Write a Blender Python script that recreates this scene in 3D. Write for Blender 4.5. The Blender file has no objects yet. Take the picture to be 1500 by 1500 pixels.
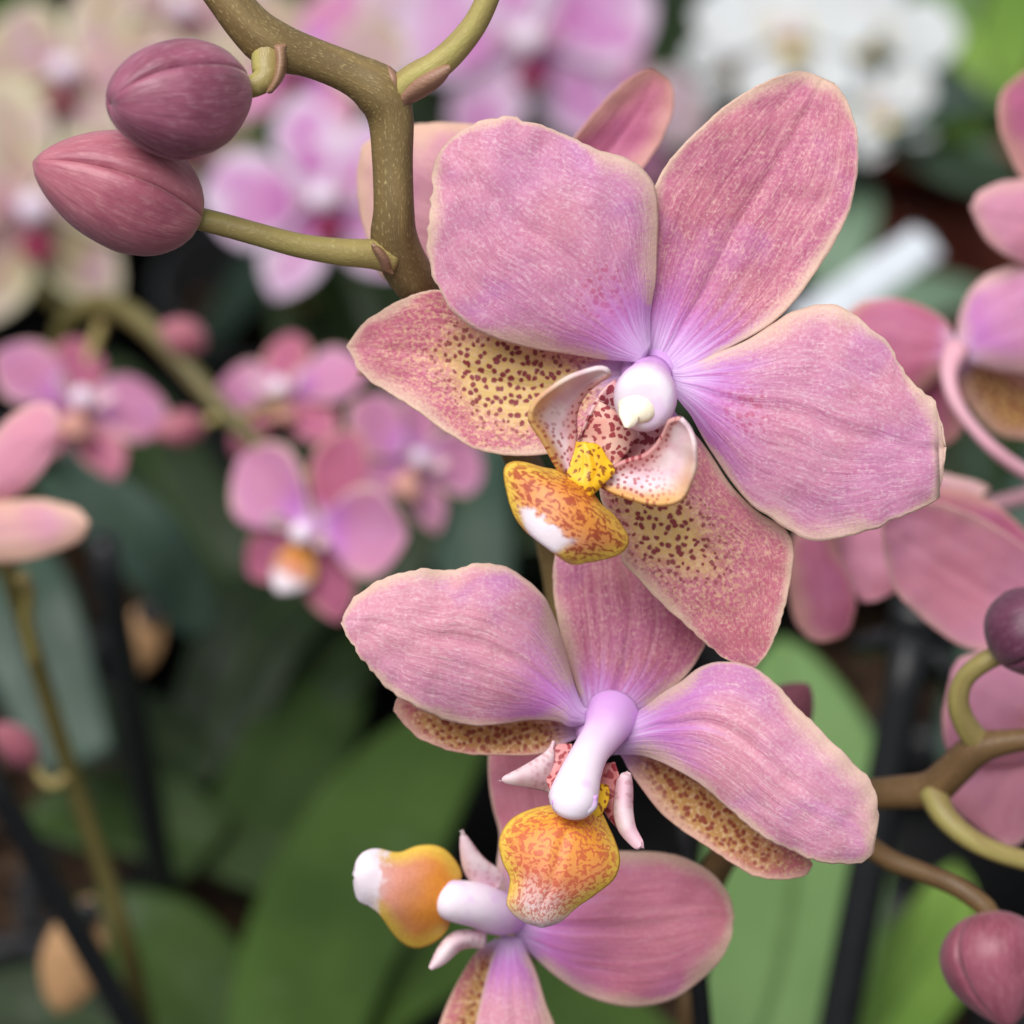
import bpy, math, random
import numpy as np
from mathutils import Vector, Matrix, noise as mnoise
random.seed(7); np.random.seed(7)
SC = bpy.context.scene
COL = SC.collection

# ------------------------------------------------------------------ camera
PITCH = math.radians(33.0)
CAM = Vector((0.0, 0.0, 0.50))
FOC = 0.300                    # focus distance (m)
HALF = 0.055 / FOC             # tan of half the field of view
FWD = Vector((0, math.cos(PITCH), -math.sin(PITCH)))
UPV = Vector((0, math.sin(PITCH), math.cos(PITCH)))
RGT = Vector((1, 0, 0))
cd = bpy.data.cameras.new('camera'); cam = bpy.data.objects.new('camera', cd); COL.objects.link(cam)
cam.location = CAM; cam.rotation_euler = (math.pi / 2 - PITCH, 0, 0)
cd.sensor_width = 36; cd.lens = 18 / HALF
cd.clip_start = 0.005; cd.clip_end = 50
cd.dof.use_dof = True; cd.dof.focus_distance = 0.297
cd.dof.aperture_fstop = cd.lens / 6.2
SC.camera = cam
# ------------------------------------------------------------------ light: soft daylight under a glazed roof
w = bpy.data.worlds.new('World'); SC.world = w; w.use_nodes = True
bg = w.node_tree.nodes['Background']
bg.inputs[0].default_value = (0.90, 0.96, 1.0, 1); bg.inputs[1].default_value = 0.37
def area(name, loc, target, size, power, col):
    ld = bpy.data.lights.new(name, 'AREA'); ld.shape = 'RECTANGLE'; ld.size = size[0]; ld.size_y = size[1]
    ld.energy = power; ld.color = col
    o = bpy.data.objects.new(name, ld); COL.objects.link(o); o.location = loc
    o.rotation_euler = (Vector(target) - Vector(loc)).to_track_quat('-Z', 'Y').to_euler()
    return o
area('roof_light', (-0.5, -0.35, 1.9), (0, 0.35, 0.3), (1.5, 1.2), 49, (1.0, 0.985, 0.975))
SC.view_settings.view_transform = 'Standard'; SC.view_settings.look = 'None'
SC.view_settings.exposure = 0.0; SC.view_settings.gamma = 1.0

# ------------------------------------------------------------------ helpers
def at(px, py, d):
    x = (px - 750) / 750 * HALF * d; y = -(py - 750) / 750 * HALF * d
    return CAM + FWD * d + RGT * x + UPV * y
def camvec(x, y, z):            # x right, y up, z towards the camera
    return (RGT * x + UPV * y - FWD * z)
def lin(r, g, b):
    f = lambda c: (c / 255 / 12.92) if c / 255 <= 0.04045 else ((c / 255 + 0.055) / 1.055) ** 2.4
    return (f(r), f(g), f(b), 1.0)
ORG = {}
def empty(name, loc, parent=None):
    o = bpy.data.objects.new(name, None); COL.objects.link(o); o.empty_display_size = 0.005
    loc = Vector(loc)
    if parent is not None:
        o.parent = parent; o.location = loc - ORG[parent.name]
    else: o.location = loc
    ORG[o.name] = loc
    return o
def tag(o, label, cat, group=None, kind=None):
    if label: o['label'] = label
    if cat: o['category'] = cat
    if group: o['group'] = group
    if kind: o['kind'] = kind
    return o
def build(name, V, F, mat, parent=None, org=None, uvs=None, smooth=True, thick=None):
    """V world coordinates; uvs: dict name -> per vertex (n,2)"""
    V = np.asarray(V, float)
    if org is None: org = ORG[parent.name] if parent is not None else Vector((0, 0, 0))
    org = Vector(org)
    me = bpy.data.meshes.new(name)
    me.from_pydata((V - np.array(org)).tolist(), [], F)
    if uvs:
        li = np.empty(len(me.loops), dtype=np.int32); me.loops.foreach_get('vertex_index', li)
        for k, a in uvs.items():
            l = me.uv_layers.new(name=k); l.data.foreach_set('uv', np.asarray(a, float)[li].ravel())
    if smooth: me.polygons.foreach_set('use_smooth', [True] * len(me.polygons))
    me.materials.append(mat); me.update()
    o = bpy.data.objects.new(name, me); COL.objects.link(o)
    if parent is not None:
        o.parent = parent; o.location = org - ORG[parent.name]
    else: o.location = org
    ORG[o.name] = org
    if thick:
        s = o.modifiers.new('thickness', 'SOLIDIFY'); s.thickness = thick; s.offset = 0
    return o
def catmull(pts, n):
    P = np.asarray(pts, float)
    if len(P) == 2:
        t = np.linspace(0, 1, n)[:, None]; return P[0] + (P[1] - P[0]) * t
    Q = np.vstack([2 * P[0] - P[1], P, 2 * P[-1] - P[-2]]); out = []
    for i in range(1, len(Q) - 2):
        p0, p1, p2, p3 = Q[i - 1], Q[i], Q[i + 1], Q[i + 2]
        t = np.linspace(0, 1, 12, endpoint=False)[:, None]
        out.append(0.5 * (2 * p1 + (p2 - p0) * t + (2 * p0 - 5 * p1 + 4 * p2 - p3) * t ** 2 + (3 * p1 - p0 - 3 * p2 + p3) * t ** 3))
    out.append(P[-1:]); D = np.vstack(out)
    s = np.concatenate([[0], np.cumsum(np.linalg.norm(np.diff(D, axis=0), axis=1))])
    q = np.linspace(0, s[-1], n)
    return np.stack([np.interp(q, s, D[:, k]) for k in range(D.shape[1])], 1)
def quads(n, m, wrap=False):
    F = []
    mm = m if not wrap else m
    for i in range(n - 1):
        for j in range(m - 1 if not wrap else m):
            a = i * m + j; b = i * m + (j + 1) % m
            F.append((a, b, b + m, a + m))
    return F
PX = 0.11 / 1500                # one photo pixel at the focus distance (m)
def sheet(left, right, n=46, m=32, scallop=1.0, seed=0):
    """grid between two margins; returns P2 (n,m,2), u, v, edge distance (same unit as input)"""
    L = catmull(left, n); R = catmull(right, n)
    if scallop:
        for k, E in enumerate((L, R)):
            T = np.gradient(E, axis=0); T /= (np.linalg.norm(T, axis=1)[:, None] + 1e-9); Nn = np.stack([-T[:, 1], T[:, 0]], 1)
            a = np.array([mnoise.noise(Vector((i * 0.33 + seed, k * 7.7, seed * 1.3))) * 0.5 + mnoise.noise(Vector((i * 0.71, k * 3.1 + seed, 2.2))) * 0.8 for i in range(n)])
            E += Nn * (a * scallop * np.clip(np.linspace(-0.35, 1.2, n), 0, 1) * np.clip(np.linspace(9, 0, n), 0, 1))[:, None]
    v = np.linspace(-1, 1, m); tv = np.sin(v * math.pi / 2) * 0.35 + v * 0.65
    P = L[:, None, :] + (R - L)[:, None, :] * ((tv + 1) / 2)[None, :, None]
    u = np.linspace(0, 1, n)
    k0 = max(1, int(n * 0.12))
    O = np.vstack([L[k0:], R[k0:][::-1]]); O = np.vstack([O[:-1] * (1 - t) + O[1:] * t for t in (0, 0.33, 0.66)])
    E = np.sqrt(((P.reshape(-1, 1, 2) - O[None]) ** 2).sum(2)).min(1)
    return P, u, tv, E
def petal_px(name, left, right, parent, mat, db, dt, bow=0.0, cup=0.0, roll=0.0, rib=0.0004, rip=0.0008,
             n=46, m=32, scallop=3.0, seed=None, thick=0.00020):
    """petal traced by its two margins (photo pixels) and given its own depth: db base, dt tip,
    bow: belly towards the camera, cup: margins away from the camera, roll: right margin away"""
    if seed is None: seed = random.random() * 50
    P, u, v, E = sheet(left, right, n, m, scallop, seed)
    U, Vv = np.meshgrid(u, v, indexing='ij')
    d = db + (dt - db) * U - bow * np.sin(math.pi * U ** 0.9) + cup * Vv ** 2 * np.sin(math.pi * np.clip(U, 0, 1) ** 0.7) ** 0.8 \
        + roll * Vv * np.sin(math.pi * U) + rib * np.exp(-(Vv / 0.07) ** 2) * np.clip(U * 4, 0, 1) * np.clip((1 - U) * 2.2, 0, 1)
    W = np.empty((n * m, 3)); PF = P.reshape(-1, 2); df = d.ravel(); uf = U.ravel(); vf = Vv.ravel()
    for i in range(n * m):
        x, y = PF[i]
        dd = df[i] + rip * (mnoise.noise(Vector((x * 0.012, y * 0.012, seed))) * (0.4 + vf[i] ** 2) + 0.5 * uf[i] * mnoise.noise(Vector((x * 0.035, y * 0.035, seed + 9))))
        W[i] = at(x, y, dd)
    cm = PX * 100
    uv = {'uv': np.stack([uf, vf * 0.5 + 0.5], 1), 'flat': PF * cm, 'aux': np.stack([E * cm, np.full(n * m, seed)], 1)}
    return build(name, W, quads(n, m), mat, parent, uvs=uv, thick=thick)
def tube(name, pts, radii, mat, parent=None, seg=14, n=None, org=None, cap=True, arc=None):
    """pts world points, radii at those points"""
    n = n or max(8, len(pts) * 7)
    A = np.hstack([np.array([list(p) for p in pts]), np.array(radii)[:, None]])
    C = catmull(A, n); P = C[:, :3]; r = C[:, 3]
    T = np.gradient(P, axis=0); T /= np.linalg.norm(T, axis=1)[:, None]
    nrm = np.cross(T[0], [0.3, 0.2, 0.9]); nrm /= np.linalg.norm(nrm)
    V = []; uv = []; fl = []
    s = np.concatenate([[0], np.cumsum(np.linalg.norm(np.diff(P, axis=0), axis=1))])
    for i in range(n):
        nrm = nrm - T[i] * nrm.dot(T[i]); nrm /= np.linalg.norm(nrm); b = np.cross(T[i], nrm)
        for j in range(seg):
            a = 2 * math.pi * j / seg
            V.append(P[i] + (nrm * math.cos(a) + b * math.sin(a)) * r[i])
            uv.append((i / (n - 1), j / seg)); fl.append((s[i] * 100, math.sin(a) * r[i] * 100 + 0.7 * math.cos(a) * r[i] * 100))
    F = quads(n, seg, wrap=True)
    if cap:
        F.append(tuple(range(seg))[::-1]); F.append(tuple(range((n - 1) * seg, n * seg)))
    return build(name, V, F, mat, parent, org=org, uvs={'uv': uv, 'flat': fl})
def lathe(name, base, axis, prof, mat, parent=None, seg=24, org=None, squash=1.0, side=None, bend=None):
    """prof list of (t along axis in m, radius in m)"""
    axis = Vector(axis).normalized()
    s = Vector(side) if side is not None else axis.orthogonal()
    s = (s - axis * s.dot(axis)).normalized(); b = axis.cross(s)
    V = []; uv = []; fl = []; n = len(prof)
    for i, (t, r) in enumerate(prof):
        for j in range(seg):
            a = 2 * math.pi * j / seg
            p = Vector(base) + axis * t + s * (math.cos(a) * r) + b * (math.sin(a) * r * squash)
            if bend is not None: p = p + Vector(bend) * (i / (n - 1)) ** 2
            V.append(p); uv.append((i / (n - 1), j / seg)); fl.append((t * 100, a * 0.2))
    F = quads(n, seg, wrap=True); F.append(tuple(range(seg))[::-1]); F.append(tuple(range((n - 1) * seg, n * seg)))
    return build(name, [list(p) for p in V], F, mat, parent, org=org, uvs={'uv': uv, 'flat': fl})

# ------------------------------------------------------------------ node material helpers
class G:
    def __init__(s, name):
        s.m = bpy.data.materials.new(name); s.m.use_nodes = True; s.nt = s.m.node_tree; s.nt.nodes.clear()
    def n(s, t, **k):
        x = s.nt.nodes.new(t)
        for a, b in k.items(): setattr(x, a, b)
        return x
    def set(s, sock, v):
        if isinstance(v, bpy.types.NodeSocket): s.nt.links.new(v, sock)
        else: sock.default_value = v
    def math(s, op, a, b=0.0, clamp=False):
        x = s.n('ShaderNodeMath', operation=op, use_clamp=clamp); s.set(x.inputs[0], a); s.set(x.inputs[1], b); return x.outputs[0]
    def mix(s, f, a, b, mode='MIX'):
        x = s.n('ShaderNodeMix', data_type='RGBA', blend_type=mode); s.set(x.inputs[0], f); s.set(x.inputs[6], a); s.set(x.inputs[7], b); return x.outputs[2]
    def sm(s, v, a, b, lo=0.0, hi=1.0):
        x = s.n('ShaderNodeMapRange', interpolation_type='SMOOTHSTEP'); s.set(x.inputs[0], v)
        x.inputs[1].default_value = a; x.inputs[2].default_value = b; x.inputs[3].default_value = lo; x.inputs[4].default_value = hi
        return x.outputs[0]
    def uv(s, name): return s.n('ShaderNodeUVMap', uv_map=name).outputs[0]
    def sep(s, v):
        x = s.n('ShaderNodeSeparateXYZ'); s.set(x.inputs[0], v); return x.outputs
    def vec(s, a, b, c=0.0):
        x = s.n('ShaderNodeCombineXYZ'); s.set(x.inputs[0], a); s.set(x.inputs[1], b); s.set(x.inputs[2], c); return x.outputs[0]
    def noise(s, v, scale, detail=2.0, rough=0.5, dist=0.0):
        x = s.n('ShaderNodeTexNoise', noise_dimensions='3D'); s.set(x.inputs['Vector'], v)
        x.inputs['Scale'].default_value = scale; x.inputs['Detail'].default_value = detail; x.inputs['Roughness'].default_value = rough
        x.inputs['Distortion'].default_value = dist; return x.outputs[0]
    def voro(s, v, scale, rnd=1.0):
        x = s.n('ShaderNodeTexVoronoi', voronoi_dimensions='2D'); s.set(x.inputs['Vector'], v); x.inputs['Scale'].default_value = scale
        x.inputs['Randomness'].default_value = rnd; return x.outputs['Distance']
    def bump(s, h, strength, dist):
        x = s.n('ShaderNodeBump'); x.inputs['Strength'].default_value = strength; x.inputs['Distance'].default_value = dist; s.set(x.inputs['Height'], h); return x.outputs[0]
    def finish(s, col, rough=0.5, spec=0.4, normal=None, trans=0.0, tcol=None, sheen=0.0, coat=0.0, sss=0.0):
        p = s.n('ShaderNodeBsdfPrincipled'); s.set(p.inputs['Base Color'], col); s.set(p.inputs['Roughness'], rough)
        p.inputs['Specular IOR Level'].default_value = spec; p.inputs['Sheen Weight'].default_value = sheen
        p.inputs['Coat Weight'].default_value = coat; p.inputs['Coat Roughness'].default_value = 0.25
        if sss:
            p.inputs['Subsurface Weight'].default_value = sss; p.inputs['Subsurface Scale'].default_value = 0.002; p.inputs['Subsurface Radius'].default_value = (1.0, 0.7, 0.8)
        if normal is not None: s.set(p.inputs['Normal'], normal)
        out = s.n('ShaderNodeOutputMaterial'); sh = p.outputs[0]
        if trans:
            t = s.n('ShaderNodeBsdfTranslucent'); s.set(t.inputs[0], tcol if tcol is not None else col)
            mx = s.n('ShaderNodeMixShader'); mx.inputs[0].default_value = trans
            s.nt.links.new(sh, mx.inputs[1]); s.nt.links.new(t.outputs[0], mx.inputs[2]); sh = mx.outputs[0]
        s.nt.links.new(sh, out.inputs[0]); return s.m

CREAM = lin(238, 212, 186)
def petal_mat(name, a, b, pale, deep, mag=lin(214, 130, 222), core=lin(240, 212, 248), purple=lin(206, 132, 206), purp=0.35,
              edge=CREAM, edgew=0.10, yel=None, spots=0.0, yc=(0.42, 0.5), yr=(0.26, 0.30), fleck=0.5, vein=0.4, magu=(0.34, 0.06),
              spotc=lin(146, 28, 56), yellow=lin(244, 212, 132), sscale=11.3, trans=0.34, spotr=1.5, warm=lin(234, 178, 168), warmth=0.2):
    g = G(name); u, v, _ = g.sep(g.uv('uv')); flat = g.uv('flat'); ed, sd, _ = g.sep(g.uv('aux'))
    n1 = g.noise(flat, 0.7, 3); n3 = g.noise(flat, 0.9, 2, 0.5, 0.6); nw = g.noise(flat, 0.55, 3, 0.55, 0.4)
    clump = g.noise(flat, 5.0, 3, 0.6)                                   # how strongly the grain shows, patch by patch
    n2 = g.noise(flat, 24, 4, 0.7)
    wu = g.math('MULTIPLY', g.math('SUBTRACT', g.noise(flat, 1.2, 1), 0.5), 0.05)
    vw = g.math('ADD', v, wu)
    vv = g.noise(g.vec(g.math('MULTIPLY', u, 2.2), g.math('MULTIPLY', vw, 22.0), sd), 1.0, 2.5, 0.55)
    rn = g.noise(g.vec(g.math('MULTIPLY', u, 1.6), g.math('MULTIPLY', vw, 9.0), sd), 1.0, 1.5, 0.5)
    ridge = g.sm(g.math('ABSOLUTE', g.math('SUBTRACT', g.math('FRACT', g.math('MULTIPLY', rn, 6.0)), 0.5)), 0.16, 0.0)
    midv = g.math('MULTIPLY', g.sm(u, 0.98, 0.55), g.sm(g.math('ABSOLUTE', g.math('SUBTRACT', v, 0.5)), 0.5, 0.32))
    streak = g.noise(g.vec(g.math('MULTIPLY', u, 26.0), g.math('MULTIPLY', vw, 70.0), sd), 1.0, 3.0, 0.65)
    spark = g.noise(flat, 38, 1, 0.5, 0.4)
    fl = g.math('MULTIPLY', g.sm(clump, 0.32, 0.66, 0.45, 1.25), fleck)
    col = g.mix(g.sm(n1, 0.36, 0.64), a, b)
    col = g.mix(g.sm(nw, 0.50, 0.72, 0, warmth), col, warm)
    col = g.mix(g.math('MULTIPLY', g.sm(n3, 0.55, 0.74), purp), col, purple)
    col = g.mix(g.math('MULTIPLY', g.math('MULTIPLY', g.sm(vv, 0.50, 0.74), midv), vein), col, deep)
    col = g.mix(g.math('MULTIPLY', g.math('MULTIPLY', ridge, midv), vein * 0.35), col, deep)
    col = g.mix(g.math('MULTIPLY', g.sm(vv, 0.44, 0.28), vein * 0.6), col, pale)
    col = g.mix(g.math('MULTIPLY', g.sm(n2, 0.48, 0.66), fl), col, pale)
    col = g.mix(g.math('MULTIPLY', g.sm(n2, 0.46, 0.30), g.math('MULTIPLY', fl, 0.6)), col, deep)
    col = g.mix(g.math('MULTIPLY', g.sm(streak, 0.50, 0.70), g.math('MULTIPLY', fl, 0.9)), col, pale)
    col = g.mix(g.math('MULTIPLY', g.sm(streak, 0.46, 0.30), g.math('MULTIPLY', fl, 0.45)), col, deep)
    col = g.mix(g.math('MULTIPLY', g.sm(spark, 0.68, 0.78), fleck), col, lin(252, 232, 228))  # glints of the petal cells, painted into the colour as bright specks
    if spots or yel:
        wob = g.math('MULTIPLY', g.math('SUBTRACT', g.noise(flat, 3.0, 3), 0.5), 0.9)
        du = g.math('DIVIDE', g.math('SUBTRACT', u, yc[0]), yr[0]); dv = g.math('DIVIDE', g.math('SUBTRACT', v, yc[1]), yr[1])
        rr = g.math('SQRT', g.math('ADD', g.math('MULTIPLY', du, du), g.math('MULTIPLY', dv, dv)))
        rr = g.math('ADD', rr, wob)
        if yel:
            gr = g.math('ADD', rr, g.math('MULTIPLY', g.math('SUBTRACT', n2, 0.5), 1.6))
            col = g.mix(g.math('MULTIPLY', g.sm(gr, 1.45, 0.60), yel), col, yellow)
            col = g.mix(g.math('MULTIPLY', g.math('MULTIPLY', g.sm(rr, 2.8, 0.9), g.sm(g.noise(flat, 19, 2), 0.50, 0.60)), yel * 0.8), col, lin(246, 212, 164))
        if spots:
            warp = g.n('ShaderNodeVectorMath', operation='ADD'); g.set(warp.inputs[0], flat)
            nz = g.n('ShaderNodeTexNoise'); g.set(nz.inputs['Vector'], flat); nz.inputs['Scale'].default_value = 9; nz.inputs['Detail'].default_value = 3
            sc = g.n('ShaderNodeVectorMath', operation='SCALE'); g.nt.links.new(nz.outputs[1], sc.inputs[0]); sc.inputs[3].default_value = 0.075
            g.nt.links.new(sc.outputs[0], warp.inputs[1])
            vo = g.voro(warp.outputs[0], sscale, 0.9)
            size = g.math('MULTIPLY', g.sm(g.noise(flat, 6.0, 1), 0.3, 0.7, 0.65, 1.1), g.sm(rr, spotr * 1.15, spotr * 0.3, 0.35, 1.0))
            s1 = g.sm(g.math('DIVIDE', vo, size), 0.50, 0.24)
            col = g.mix(g.math('MULTIPLY', g.math('MULTIPLY', s1, g.sm(rr, spotr * 1.2, spotr * 0.45)), spots), col, spotc)
    un = g.math('ADD', u, g.math('MULTIPLY', g.math('SUBTRACT', vv, 0.5), 0.26))
    col = g.mix(g.sm(un, magu[0], magu[1], 0, 0.88), col, mag)
    col = g.mix(g.sm(un, 0.19, 0.0, 0, 0.95), col, core)
    wid = g.sm(g.noise(flat, 0.8, 2), 0.34, 0.68, 0.25, 1.9)             # the pale margin comes and goes
    en = g.math('ADD', g.math('DIVIDE', ed, wid), g.math('MULTIPLY', g.math('SUBTRACT', g.noise(flat, 30, 3, 0.7), 0.5), edgew * 2.2))
    col = g.mix(g.sm(en, edgew * 1.7, -0.1 * edgew, 0, 0.85), col, edge)
    nb = g.bump(g.math('ADD', g.math('ADD', g.math('MULTIPLY', n2, 0.45), g.math('MULTIPLY', streak, 0.35)), g.math('SUBTRACT', g.math('MULTIPLY', g.math('MULTIPLY', vv, midv), 1.6), g.math('MULTIPLY', g.math('MULTIPLY', ridge, midv), 0.12))), 0.6, 0.00022)
    rough = g.sm(n2, 0.3, 0.75, 0.60, 0.34)
    return g.finish(col, rough, 0.45, nb, trans, sheen=0.1)
# ------------------------------------------------------------------ materials
M = {}
M['petal'] = petal_mat('petal_pink', lin(218, 146, 186), lin(222, 148, 174), lin(246, 212, 224), lin(196, 104, 152), purp=0.45, fleck=0.5, spots=0.55, yc=(0.24, 0.52), yr=(0.10, 0.15), spotr=1.5, spotc=lin(196, 66, 110), sscale=11)
M['dorsal'] = petal_mat('sepal_dorsal', lin(208, 118, 156), lin(212, 126, 148), lin(244, 196, 192), lin(178, 76, 122), purp=0.4, fleck=0.6, vein=0.6, edgew=0.07)
M['sepal'] = petal_mat('sepal_spotted', lin(214, 118, 148), lin(208, 106, 136), lin(246, 198, 176), lin(182, 66, 104), purp=0.15, fleck=0.75, vein=0.3, edgew=0.08,
                       yel=0.95, spots=0.95, yc=(0.38, 0.48), yr=(0.22, 0.30), spotr=1.7, magu=(0.16, -0.02))
M['sepal_low'] = petal_mat('sepal_lower_spotted', lin(216, 126, 152), lin(212, 116, 140), lin(248, 204, 182), lin(184, 72, 108), purp=0.15, fleck=0.75, vein=0.3, edgew=0.06,
                       yel=0.9, spots=0.95, yc=(0.36, 0.36), yr=(0.20, 0.24), spotr=1.8, magu=(0.14, -0.02))
M['sepal_tan'] = petal_mat('sepal_tan_spotted', lin(214, 122, 136), lin(210, 112, 128), lin(236, 172, 160), lin(186, 74, 100), purp=0.1, fleck=0.6, vein=0.3, edgew=0.07,
                       yel=0.95, spots=0.9, yc=(0.45, 0.62), yr=(0.36, 0.34), spotr=1.5, magu=(0.10, -0.02), yellow=lin(214, 166, 92), spotc=lin(160, 64, 48), sscale=12, edge=lin(236, 196, 176))  # tan yellow patch with brownish red spots
M['petal2'] = petal_mat('petal_rose', lin(226, 158, 190), lin(230, 160, 180), lin(250, 218, 224), lin(206, 116, 158), purp=0.6, fleck=0.5, magu=(0.40, 0.10))
M['petal3'] = petal_mat('petal_deep_rose', lin(226, 138, 170), lin(226, 138, 156), lin(242, 184, 194), lin(204, 104, 142), purp=0.25, fleck=0.3, magu=(0.46, 0.05))
M['far'] = petal_mat('petal_mauve', lin(224, 152, 198), lin(222, 146, 186), lin(242, 204, 222), lin(190, 92, 140), purp=0.4, fleck=0.2, magu=(0.5, 0.1), edge=lin(240, 206, 190), edgew=0.12)
M['far_sepal'] = petal_mat('sepal_rose', lin(208, 116, 156), lin(202, 108, 142), lin(234, 176, 186), lin(172, 76, 114), purp=0.1, fleck=0.2, magu=(0.25, 0.0), edge=lin(226, 176, 160), edgew=0.12)
M['peach'] = petal_mat('petal_peach', lin(230, 166, 192), lin(230, 168, 178), lin(244, 204, 200), lin(214, 140, 170), purp=0.05, fleck=0.2, magu=(0.2, 0.0), edge=lin(240, 205, 175), edgew=0.22)
M['magenta'] = petal_mat('petal_magenta', lin(212, 134, 200), lin(224, 170, 216), lin(240, 220, 240), lin(190, 90, 170), mag=lin(190, 78, 170), purp=0.2, fleck=0.2, magu=(0.6, 0.1), edge=lin(240, 230, 242), edgew=0.45, core=lin(220, 150, 210))
M['creampetal'] = petal_mat('petal_cream', lin(204, 166, 178), lin(194, 180, 132), lin(222, 200, 192), lin(180, 112, 144), mag=lin(206, 130, 170), purp=0.3, fleck=0.2, magu=(0.4, 0.05), edge=lin(236, 232, 196), edgew=0.25, core=lin(222, 160, 180))
M['pallid'] = petal_mat('petal_pale_lilac', lin(222, 190, 214), lin(226, 204, 206), lin(240, 226, 236), lin(206, 160, 190), mag=lin(206, 130, 190), purp=0.2, fleck=0.2, magu=(0.4, 0.05), edge=lin(236, 228, 226), edgew=0.25)
M['white'] = petal_mat('petal_white', lin(240, 243, 246), lin(236, 240, 240), lin(248, 248, 246), lin(230, 230, 214), mag=lin(238, 232, 190), core=lin(240, 226, 150), purp=0.0, fleck=0.1, magu=(0.3, 0.0), edge=lin(246, 246, 244), vein=0.2)

M['rosy'] = petal_mat('petal_smooth_rose', lin(236, 166, 196), lin(236, 158, 178), lin(248, 204, 214), lin(220, 132, 168), purp=0.05, fleck=0.2, magu=(0.25, 0.0), edge=lin(240, 196, 190), edgew=0.07)
def lip_mat(name, white_from=0.56, orange=lin(238, 156, 52), rose=lin(238, 160, 110), strength=0.8, wv=(0.14, 0.70), line=lin(166, 52, 46), scale=11.0, apex=None):
    g = G(name); u, v, _ = g.sep(g.uv('uv')); flat = g.uv('flat'); ed = g.sep(g.uv('aux'))[0]
    un = g.math('ADD', u, g.math('MULTIPLY', g.math('SUBTRACT', g.noise(flat, 2, 2), 0.5), 0.4))
    col = g.mix(g.sm(un, 0.2, 0.7), orange, rose)
    if apex is not None: col = g.mix(g.sm(un, 0.58, 0.92), col, apex)
    col = g.mix(g.math('MULTIPLY', g.sm(ed, 0.20, 0.02, 0, 0.9), g.sm(u, 0.95, 0.7)), col, lin(244, 208, 84))
    lab = g.noise(g.vec(g.math('MULTIPLY', u, scale * 3.0), g.math('MULTIPLY', v, scale * 1.9)), 1.0, 1.0, 0.4, 0.8)
    ln = g.sm(lab, 0.46, 0.58)
    ln = g.math('MULTIPLY', ln, g.sm(ed, 0.0, 0.09, 0.25, 1.0))
    wm = g.math('ADD', u, g.math('MULTIPLY', g.math('SUBTRACT', g.noise(flat, 7, 2), 0.5), 0.25))
    wmask = g.math('MULTIPLY', g.sm(wm, white_from, white_from + 0.08), g.math('MULTIPLY', g.sm(v, wv[0] - 0.06, wv[0] + 0.06), g.sm(v, wv[1] + 0.06, wv[1] - 0.06)))
    col = g.mix(g.math('MULTIPLY', ln, strength), col, line)
    col = g.mix(wmask, col, lin(250, 236, 244))
    return g.finish(col, 0.45, 0.4, g.bump(lab, 0.2, 0.0002), 0.22)
M['lip'] = lip_mat('lip_orange_striped')
M['lip2'] = lip_mat('lip_orange_speckled', 0.93, lin(240, 164, 50), lin(236, 152, 110), 0.72, (-.2, 1.2), lin(204, 84, 66), 12.5, lin(246, 222, 228))
M['lip3'] = lip_mat('lip_orange_plain', 0.66, lin(228, 146, 54), lin(230, 158, 140), 0.1, (-0.2, 1.2), apex=lin(246, 226, 234))
def lobe_mat(name, outer=0.0, dots=0.8, inner_red=0.7, yellow=0.85):
    g = G(name); u, v, _ = g.sep(g.uv('uv')); flat = g.uv('flat'); ed = g.sep(g.uv('aux'))[0]
    dist = g.math('ABSOLUTE', g.math('SUBTRACT', v, outer))
    col = g.mix(g.sm(g.noise(flat, 3, 2), 0.4, 0.65), lin(246, 226, 230), lin(236, 196, 210))
    lowu = g.sm(u, 0.95, 0.35)
    yl = g.math('MULTIPLY', g.sm(g.math('ADD', dist, g.math('MULTIPLY', g.noise(flat, 4, 2), 0.2)), 0.50, 0.12), lowu)
    col = g.mix(g.math('MULTIPLY', yl, yellow), col, lin(232, 178, 78))
    col = g.mix(g.math('MULTIPLY', g.sm(dist, 0.62, 1.0), inner_red), col, lin(220, 140, 130))
    d = g.sm(g.voro(flat, 14.5), 0.36, 0.22)
    m = g.math('MULTIPLY', d, g.math('MAXIMUM', g.math('MULTIPLY', g.sm(u, 0.62, 0.2), 0.9), g.sm(dist, 0.7, 0.95)))
    col = g.mix(g.math('MULTIPLY', m, dots), col, lin(160, 34, 46))
    return g.finish(col, 0.5, 0.4, g.bump(g.noise(flat, 14, 2), 0.2, 0.0002), 0.25)
M['lobe_l'] = lobe_mat('lip_lobe_pale', 0.0)
M['lobe_r'] = lobe_mat('lip_lobe_pale_right', 1.0)
M['lobe_h'] = lobe_mat('lip_horn_white', 0.0, 0.3, 0.15, 0.15)
def dotted(name, base, dotc, scale, thr, base2=None, rough=0.5):
    g = G(name); flat = g.uv('flat'); u, v, _ = g.sep(g.uv('uv'))
    col = g.mix(g.sm(g.noise(flat, 4, 2), 0.4, 0.65), base, base2 or base)
    wob = g.n('ShaderNodeVectorMath', operation='ADD'); g.set(wob.inputs[0], flat)
    nz = g.n('ShaderNodeTexNoise'); g.set(nz.inputs['Vector'], flat); nz.inputs['Scale'].default_value = 9
    sc = g.n('ShaderNodeVectorMath', operation='SCALE'); g.nt.links.new(nz.outputs[1], sc.inputs[0]); sc.inputs[3].default_value = 0.12
    g.nt.links.new(sc.outputs[0], wob.inputs[1])
    col = g.mix(g.sm(g.voro(wob.outputs[0], scale), thr, thr * 0.65, 0, 0.9), col, dotc)
    return g.finish(col, rough, 0.4, g.bump(g.noise(flat, 12, 2), 0.3, 0.0002), 0.15)
M['throat'] = dotted('lip_throat_spotted', lin(240, 196, 176), lin(150, 26, 50), 12.5, 0.40, lin(232, 168, 150))
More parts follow.
